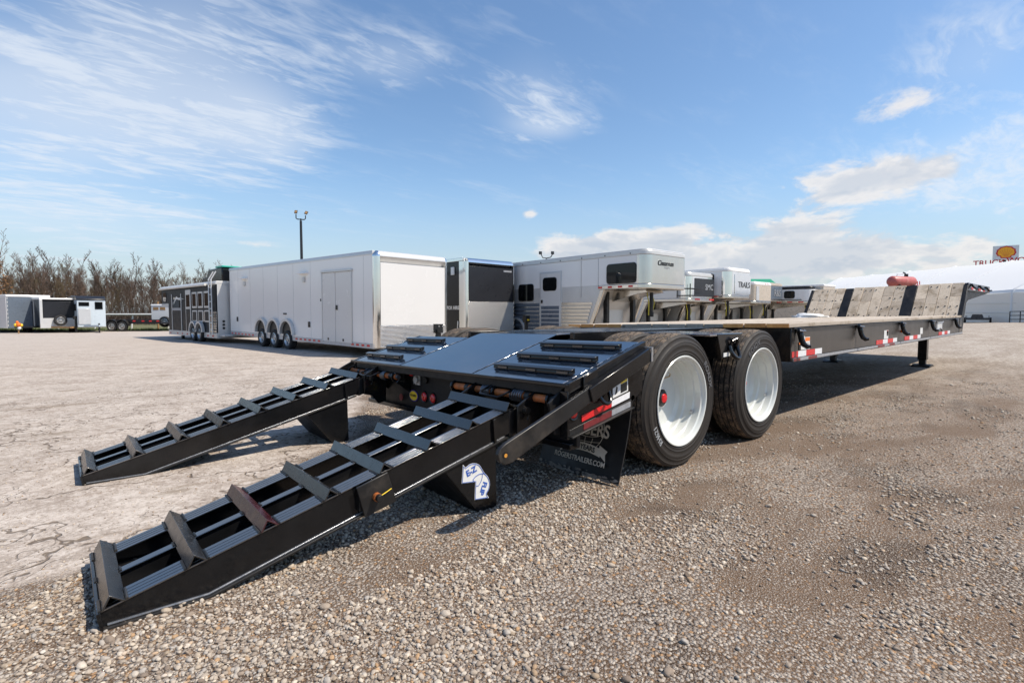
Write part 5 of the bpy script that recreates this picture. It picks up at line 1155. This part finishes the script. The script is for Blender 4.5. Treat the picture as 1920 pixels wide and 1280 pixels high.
fa, fb = Vector((-3.5, 49.9, -.15)), Vector((7.2, 40.7, -.15)); fd = fb - fa
MB().cyl(fa + Vector((0, 0, 1.13)), fb + Vector((0, 0, 1.13)), .07, 8).build('rail', 'pipe_white', FN)
for k in range(6):
    q = fa + fd * (k / 5); MB().cyl(q, q + Vector((.1, 0, 1.15)), .05, 8).build('post', 'pipe_white', FN)
MB().cyl((0, 0, 0), (.03, 0, 2.1), .06, 8).build('marker_post', 'post_brown').location = (2.25, 44.2, -.15)
tag(bpy.data.objects['marker_post'], 'thin brown post standing by the white fence', 'post')
OB = thing('flagged_post', 'thin post with an orange yellow and white bundle beside the silver trailer', 'post', (-5.25, 39.6, -.15)); OB.scale = (.8, .8, .85)
MB().cyl((0, 0, 0), (0, 0, .75), .04, 8).build('post', 'post_brown', OB)
for k, (dx, dy, dz, r_, mt) in enumerate(((-.13, 0, .62, .13, 'yellow'), (.02, -.08, .64, .15, 'orange_tarp'), (.15, .02, .60, .12, 'yellow'), (.05, -.05, .40, .12, 'decal_white'), (-.06, 0, .82, .09, 'orange_tarp'))):
    MB().lathe([(0, -r_), (r_ * .7, -r_ * .7), (r_, 0), (r_ * .8, r_ * .6), (0, r_)], (dx, dy, dz), 'z', 9).build('flag_bundle', mt, OB, smooth=60)
# ================================================================== fabric building, sign and others at the right
TB = thing('fabric_building', 'long white fabric covered arch building across the lot', 'building', (0, 0, 0))
d_ = Vector((29.4, 36.7, 0)).normalized(); n_ = Vector((d_.y, -d_.x, 0)); o0 = Vector((83.57, 3.66, -.12)) - d_ * 34
bays = 9; bl = (34 + 46) / bays
prof = [(0, 0), (0, 3.7), (.3, 4.1), (4.5, 6.3), (8.6, 8.3), (9, 8.45), (9.4, 8.3), (17.7, 4.1), (18, 3.7), (18, 0)]
for k in range(bays):
    a0, a1 = o0 + d_ * (k * bl + .10), o0 + d_ * ((k + 1) * bl - .10)
    for nm_, idx, mt in (('wall_panel', (0, 1), 'tent_wall'), ('roof_panel', (1, 2, 3, 4, 5, 6, 7, 8), 'tent_white')):
        mb = MB(); ns = 7
        for i in range(ns):
            u = i / (ns - 1); sag = -.10 * math.sin(math.pi * u)
            for q in idx: h, z = prof[q]; p_ = a0.lerp(a1, u) + n_ * h; mb.v.append((p_.x, p_.y, p_.z + z + (sag if nm_ == 'roof_panel' else 0)))
        m_ = len(idx)
        for i in range(ns - 1):
            for q in range(m_ - 1): mb.f.append((i * m_ + q, i * m_ + q + 1, (i + 1) * m_ + q + 1, (i + 1) * m_ + q))
        mb.build(nm_, mt, TB, smooth=25)
for k in range(bays + 1):
    a0 = o0 + d_ * (k * bl); mb = MB(); mb.tube([(a0 + n_ * h + Vector((0, 0, z))) for h, z in prof], .14, 8); mb.build('arch_rib', 'tent_white', TB)
for k in range(4):
    a0, a1 = o0 + d_ * 18, o0 + d_ * 33; MB().tube([a0 - n_ * .05 + Vector((0, 0, .9 + k * .55)), a0.lerp(a1, .5) - n_ * .08 + Vector((0, 0, .82 + k * .55)), a1 - n_ * .05 + Vector((0, 0, .9 + k * .55))], .05, 6).build('tarp_fold', 'tent_wall', TB)
for zz_ in (1.2, 2.4): MB().tube([o0 + d_ * 35 - n_ * .05 + Vector((0, 0, zz_)), o0 + d_ * 46 - n_ * .05 + Vector((0, 0, zz_ + .1))], .04, 6).build('tarp_fold', 'tent_wall', TB)
ea = o0 + d_ * (bays * bl); mb = MB(); mb.poly([(ea + n_ * h + Vector((0, 0, z))) for h, z in prof], [tuple(range(len(prof)))]); mb.build('end_wall', 'tent_wall', TB)
GB = thing('green_roofed_building', 'building with a green gable roof behind the fabric building', 'building', (122, 58.5, -.15), R(140))
MB().box(-9, 9, -6, 6, 0, 6.6).build('wall', 'tent_wall', GB); MB().prism([(-7, 6.4), (7, 6.4), (0, 9.6)], 'x', -9.6, 9.6).build('roof', 'green_roof', GB)
SG = thing('filling_station_sign', 'tall square filling station sign with a yellow shell above red letters', 'sign', (168, 14, 0), R(49.09 - 43 - 90))
# local: x to the right, -y towards the lot
MB().cyl((-.2, .5, 0), (-.2, .5, 14.), .3, 12).build('pole', 'pole_black', SG)
MB().box(-2.35, 2.25, 0, .6, 13.75, 17.2).build('sign_panel', 'sign_white', SG, .05)
def pecten(s_, y0, y1, mat_, nm_, par_):
    pts_ = [(-.62, -.95), (-.70, -.62), (-1.05, -.55)]; k_ = 7
    for i in range(k_):
        a0, a1 = math.pi + .38 - (math.pi + .76) * i / k_, math.pi + .38 - (math.pi + .76) * (i + 1) / k_
        for u in (.0, .5): a = a0 + (a1 - a0) * u; r_ = 1.18 if u else 1.10; pts_.append((r_ * math.cos(a) * 1.08, r_ * math.sin(a) * .92 - .0))
    pts_ += [(1.05, -.55), (.70, -.62), (.62, -.95)]
    return MB().prism([(x * s_, 15.55 + z * s_) for x, z in pts_], 'y', y0, y1).build(nm_, mat_, par_, smooth=0)
em = pecten(1.42, -.06, 0, 'sign_red', 'shell_emblem', SG); pecten(1.18, -.10, -.06, 'sign_yellow', 'shell_face', em)
ln = MB()
for a in np.linspace(R(25), R(155), 6): ln.bar((.25 * math.cos(a), -.11, 14.65), (1.12 * math.cos(a) * 1.1, -.11, 15.5 + 1.0 * math.sin(a)), .03, .075, (0, -1, 0))
ln.build('shell_ridges', 'sign_red', em)
text('TRUCK', 1.75, 'sign_red', SG, (-2.95, 0, 13.2), (1, 0, 0), (0, 0, 1), off=.03, ext=.1, sx=1.0); text('WORLD', 1.75, 'sign_red', SG, (3.4, 0, 13.55), (1, 0, 0), (0, 0, 1), off=.03, ext=.1, sx=1.0)
TK = thing('fuel_tank', 'faded red fuel tank on a raised stand behind the trailer slope', 'tank', (33.95, 4.9, 0), R(-20.6))
MB().lathe([(0, -1.02), (.15, -1.0), (.26, -.93), (.31, -.82), (.31, .82), (.26, .93), (.15, 1.0), (0, 1.02)], (0, 0, 2.92), 'x', 32).build('tank_body', 'tank_red', TK, smooth=60)
for x in (-.6, .6):
    for y in (-.3, .3): MB().bar((x, y * 1.4, -.02), (x, y, 2.72), .07, .07, (0, 1, 0)).build('leg', 'worn_black', TK)
    MB().box(x - .05, x + .05, -.34, .34, 2.6, 2.68).build('saddle', 'worn_black', TK)
MB().tube([(.25, 0, 3.2), (.25, 0, 3.42), (.1, 0, 3.45)], .04, 6).cyl((.38, 0, 3.2), (.38, 0, 3.38), .09, 10).build('filler_cap', 'hub_black', TK); MB().tube([(-.45, 0, 3.22), (-.42, 0, 3.34), (.1, 0, 3.36)], .02, 6).build('vent_pipe', 'aluminium', TK)
rl = MB()
for q in range(3): rl.tube([(.95, -.3 + q * .12, 2.70), (1.12, -.28 + q * .12, 2.75), (1.16, -.25 + q * .12, 2.95)], .025, 6)
rl.build('hose_reel', 'tape_red', TK)
PK = thing('utility_trailer', 'low dark utility trailer far off in front of the fabric building', 'trailer', (81.6, 7.6, -.11), R(6))
MB().box(0, 4, -1.1, 1.1, .35, .62).build('bed', 'truck_dark', PK, .03); MB().prism([(-.6, .62), (.6, .62), (.45, 1.05), (-.45, 1.05)], 'x', .2, .9).build('tool_box', 'truck_dark', PK, .03)
for y in (-1.08, 1.04): MB().box(0, 4, y, y + .04, .62, .88).build('side_rail', 'truck_dark', PK, .01)
for s_ in (-1, 1): far_wheel(PK, 2.2, s_ * 1.2, .33, .33, .22, True, 'wheel_far', s_)
HR = thing('handrail', 'dark metal handrail along a low ramp at the fabric building', 'railing', (79.5, 4.5, -.1), R(231))
for k in range(6): MB().cyl((k * 1.2, 0, 0), (k * 1.2, 0, 1.35), .05, 8).build('post', 'pole_black', HR)
for z in (.45, .9, 1.35): MB().tube([(0, 0, z), (6.2, 0, z + .15)], .045, 6).build('rail', 'pole_black', HR)
MB().prism([(0, 0), (6.4, 0), (6.4, .35), (0, .05)], 'y', .1, 1.5).build('ramp_deck', 'truck_dark', HR)

# ================================================================== verge, bare trees
m, t, b = newmat('verge'); p = gp(t); t.put(b.inputs['Base Color'], t.mix(t.noise(p, 1.5, 6, .7), (.07, .085, .028, 1), (.17, .15, .075, 1))); b.inputs['Roughness'].default_value = .9
ga = Vector((-6.5, 47.0, 0)); gb = Vector((2.5, 39.2, 0)); gd = (gb - ga).normalized(); gn = Vector((-gd.y, gd.x, 0)); gn = gn if gn.y > 0 else -gn
q = [ga - gd * 60, gb + gd * 3, gb + gd * 3 + gn * 60, ga - gd * 60 + gn * 60]
MB().poly([(p_.x, p_.y, -.145) for p_ in q], [(0, 1, 2, 3)]).build('grass_verge', 'verge', smooth=0, kind='structure')
pm('grass_blade', (.09, .115, .038), .7, 0, .4, 3)
gm = MB(); gr_ = random.Random(5)
for i in range(7000):
    u = gr_.uniform(-8, 14); h = gr_.random() ** 2 * 5; p_ = ga + gd * u + gn * h; a = gr_.uniform(0, 6.28); s_ = gr_.uniform(.05, .17); dx, dy = math.cos(a) * .02, math.sin(a) * .02
    gm.poly([(p_.x - dx, p_.y - dy, -.145), (p_.x + dx, p_.y + dy, -.145), (p_.x + gr_.uniform(-.06, .06), p_.y + gr_.uniform(-.06, .06), -.145 + s_)], [(0, 1, 2)])
gm.build('grass', 'grass_blade', smooth=0, label='short green grass along the far edge of the lot', cat='grass', kind='stuff')
pm('bark', (.08, .056, .043), .9, 0, .3, 2); pm('twig', (.105, .068, .05), .9, 0, .3, 1.5); pm('rusty_foliage', (.16, .075, .025), .85, 0, .35, 2); pm('bud_twig', (.12, .085, .045), .9, 0, .3, 2)
def make_tree(seed, H_, dense=1., foliage=None):
    rg = random.Random(seed); tr = MB(); tw = MB()
    def branch(p, d, ln, r_, lvl):
        n_ = 5 if lvl == 0 else (3 if lvl == 1 else 2); pts_ = [p.copy()]; rs = [r_]; q = p.copy(); dd = d.copy()
        for i in range(n_):
            w2 = .05 if lvl == 0 else .11
            dd = (dd + Vector((rg.gauss(0, w2), rg.gauss(0, w2), rg.gauss(.05 if lvl else .02, .05)))).normalized(); q = q + dd * ln / n_; pts_.append(q.copy()); rs.append(max(.010, r_ * (1 - (i + 1) / n_ * (.8 if lvl == 0 else .8))))
        (tr if lvl < 1 else tw).tube(pts_, rs, 6 if lvl == 0 else 3)
        if lvl < 3:
            k_ = int({0: 24, 1: 7, 2: 3}[lvl] * dense)
            for i in range(k_):
                f_ = rg.uniform(.22 if lvl == 0 else .2, 1.); j = min(n_ - 1, int(f_ * n_)); base = pts_[j].lerp(pts_[j + 1], f_ * n_ - j)
                a = rg.uniform(0, 6.28); up = rg.uniform(.9, 1.7) if lvl == 0 else rg.uniform(.7, 1.3)
                nd = (Vector((math.cos(a), math.sin(a), 0)) * .62 + dd * up * .7 + Vector((0, 0, .25))).normalized()
                branch(base, nd, ln * rg.uniform(.18, .34) * (1.25 - f_ * .75 if lvl == 0 else 1.2), max(.013, rs[j] * .42), lvl + 1)
    branch(Vector((0, 0, -.1)), Vector((rg.gauss(0, .03), rg.gauss(0, .03), 1)).normalized(), H_, H_ * .0095, 0)
    if foliage:
        for i in range(900):
            a = rg.uniform(0, 6.28); h = rg.uniform(.15, 1); rr = (1.02 - h) * H_ * .28 * math.sqrt(rg.random()); c = Vector((rr * math.cos(a), rr * math.sin(a), h * H_)); s_ = rg.uniform(.05, .16)
            n1 = Vector((rg.gauss(0, 1), rg.gauss(0, 1), rg.gauss(0, 1))).normalized() * s_; n2 = n1.orthogonal().normalized() * s_ * .5; tw.poly([c - n2, c + n1, c + n2, c - n1 * .6], [(0, 1, 2, 3)])
    return tr, tw
protos = []
for k in range(6):
    tr, tw = make_tree(20 + k, rng.uniform(6.4, 8.2), 1.0)
    o = thing('bare_tree', 'leafless grey brown tree in the wood beyond the fence', 'tree', (0, 0, 0), 0, 0, 'bare trees beyond the fence'); tr.build('trunk', 'bark', o); tw.build('crown', 'twig' if k % 3 else 'bud_twig', o, smooth=0); protos.append(o)
def dirp(px, d): # bearing measured from the camera's heading, in plan
    k_ = (px - 960) / 973.9; return (-3.282 + d * (.6555 + .7557 * k_), -3.241 + d * (.7552 - .6549 * k_))
used = [False] * 6; tn = random.Random(99)
spots = []
for row, (d0, n_) in enumerate(((56, 52), (62, 58), (70, 58), (80, 50))):
    for i in range(n_): spots.append((-70 + 540 * (i + tn.uniform(.1, .9)) / n_, d0 + tn.uniform(-3, 3)))
for i, (px_, d) in enumerate(spots):
    k = tn.randrange(6); o = protos[k]
    if used[k]: o = copy_tree(protos[k])
    used[k] = True; x, y = dirp(px_, d); s_ = tn.uniform(.64, .95) * (1.12 if 60 < px_ < 170 else 1.) * (d / 60) ** .6 * .98
    if px_ > 300: s_ *= .90
    o.location = (x, y, -.15); o.rotation_euler = (0, 0, tn.uniform(0, 6.28)); o.scale = (s_ * tn.uniform(.85, 1.1), s_ * tn.uniform(.85, 1.1), s_)
tr, tw = make_tree(77, 7.6, .9, True)
o = thing('larch_tree', 'rusty brown tree at the far left end of the wood', 'tree', (0, 0, -.15)); tr.build('trunk', 'bark', o); tw.build('crown', 'rusty_foliage', o, smooth=0); x, y = dirp(-8, 46); o.location = (x, y, -.15)
# brushwood at the foot of the wood
bw = MB(); br = random.Random(8)
for i in range(9000):
    px_ = br.uniform(-80, 480); d = br.uniform(54, 84); x, y = dirp(px_, d); h = br.uniform(.5, 3.2); lx, ly = br.gauss(0, .35), br.gauss(0, .35); w2 = br.uniform(.008, .025)
    bw.poly([(x - w2 * .7, y + w2 * .7, -.15), (x + w2 * .7, y - w2 * .7, -.15), (x + lx, y + ly, -.15 + h)], [(0, 1, 2)])
bw.build('brushwood', 'twig', smooth=0, label='tangle of thin bare saplings and brush under the trees', cat='brush', kind='stuff')
# the wood goes on beyond the left of the view
fw_ = MB(); br = random.Random(18)
for i in range(9000):
    a = R(br.uniform(97, 150)); d = br.uniform(60, 95); x, y = -3.28 + d * math.cos(a), -3.24 + d * math.sin(a); h = br.uniform(2.5, 8.5); lx, ly = br.gauss(0, .5), br.gauss(0, .5); w2 = br.uniform(.02, .06)
    fw_.poly([(x - w2, y, -.15), (x + w2, y, -.15), (x + lx, y + ly, -.15 + h)], [(0, 1, 2)])
fw_.build('far_wood', 'twig', smooth=0, label='bare wood continuing past the rusty brown tree', cat='wood', kind='stuff')
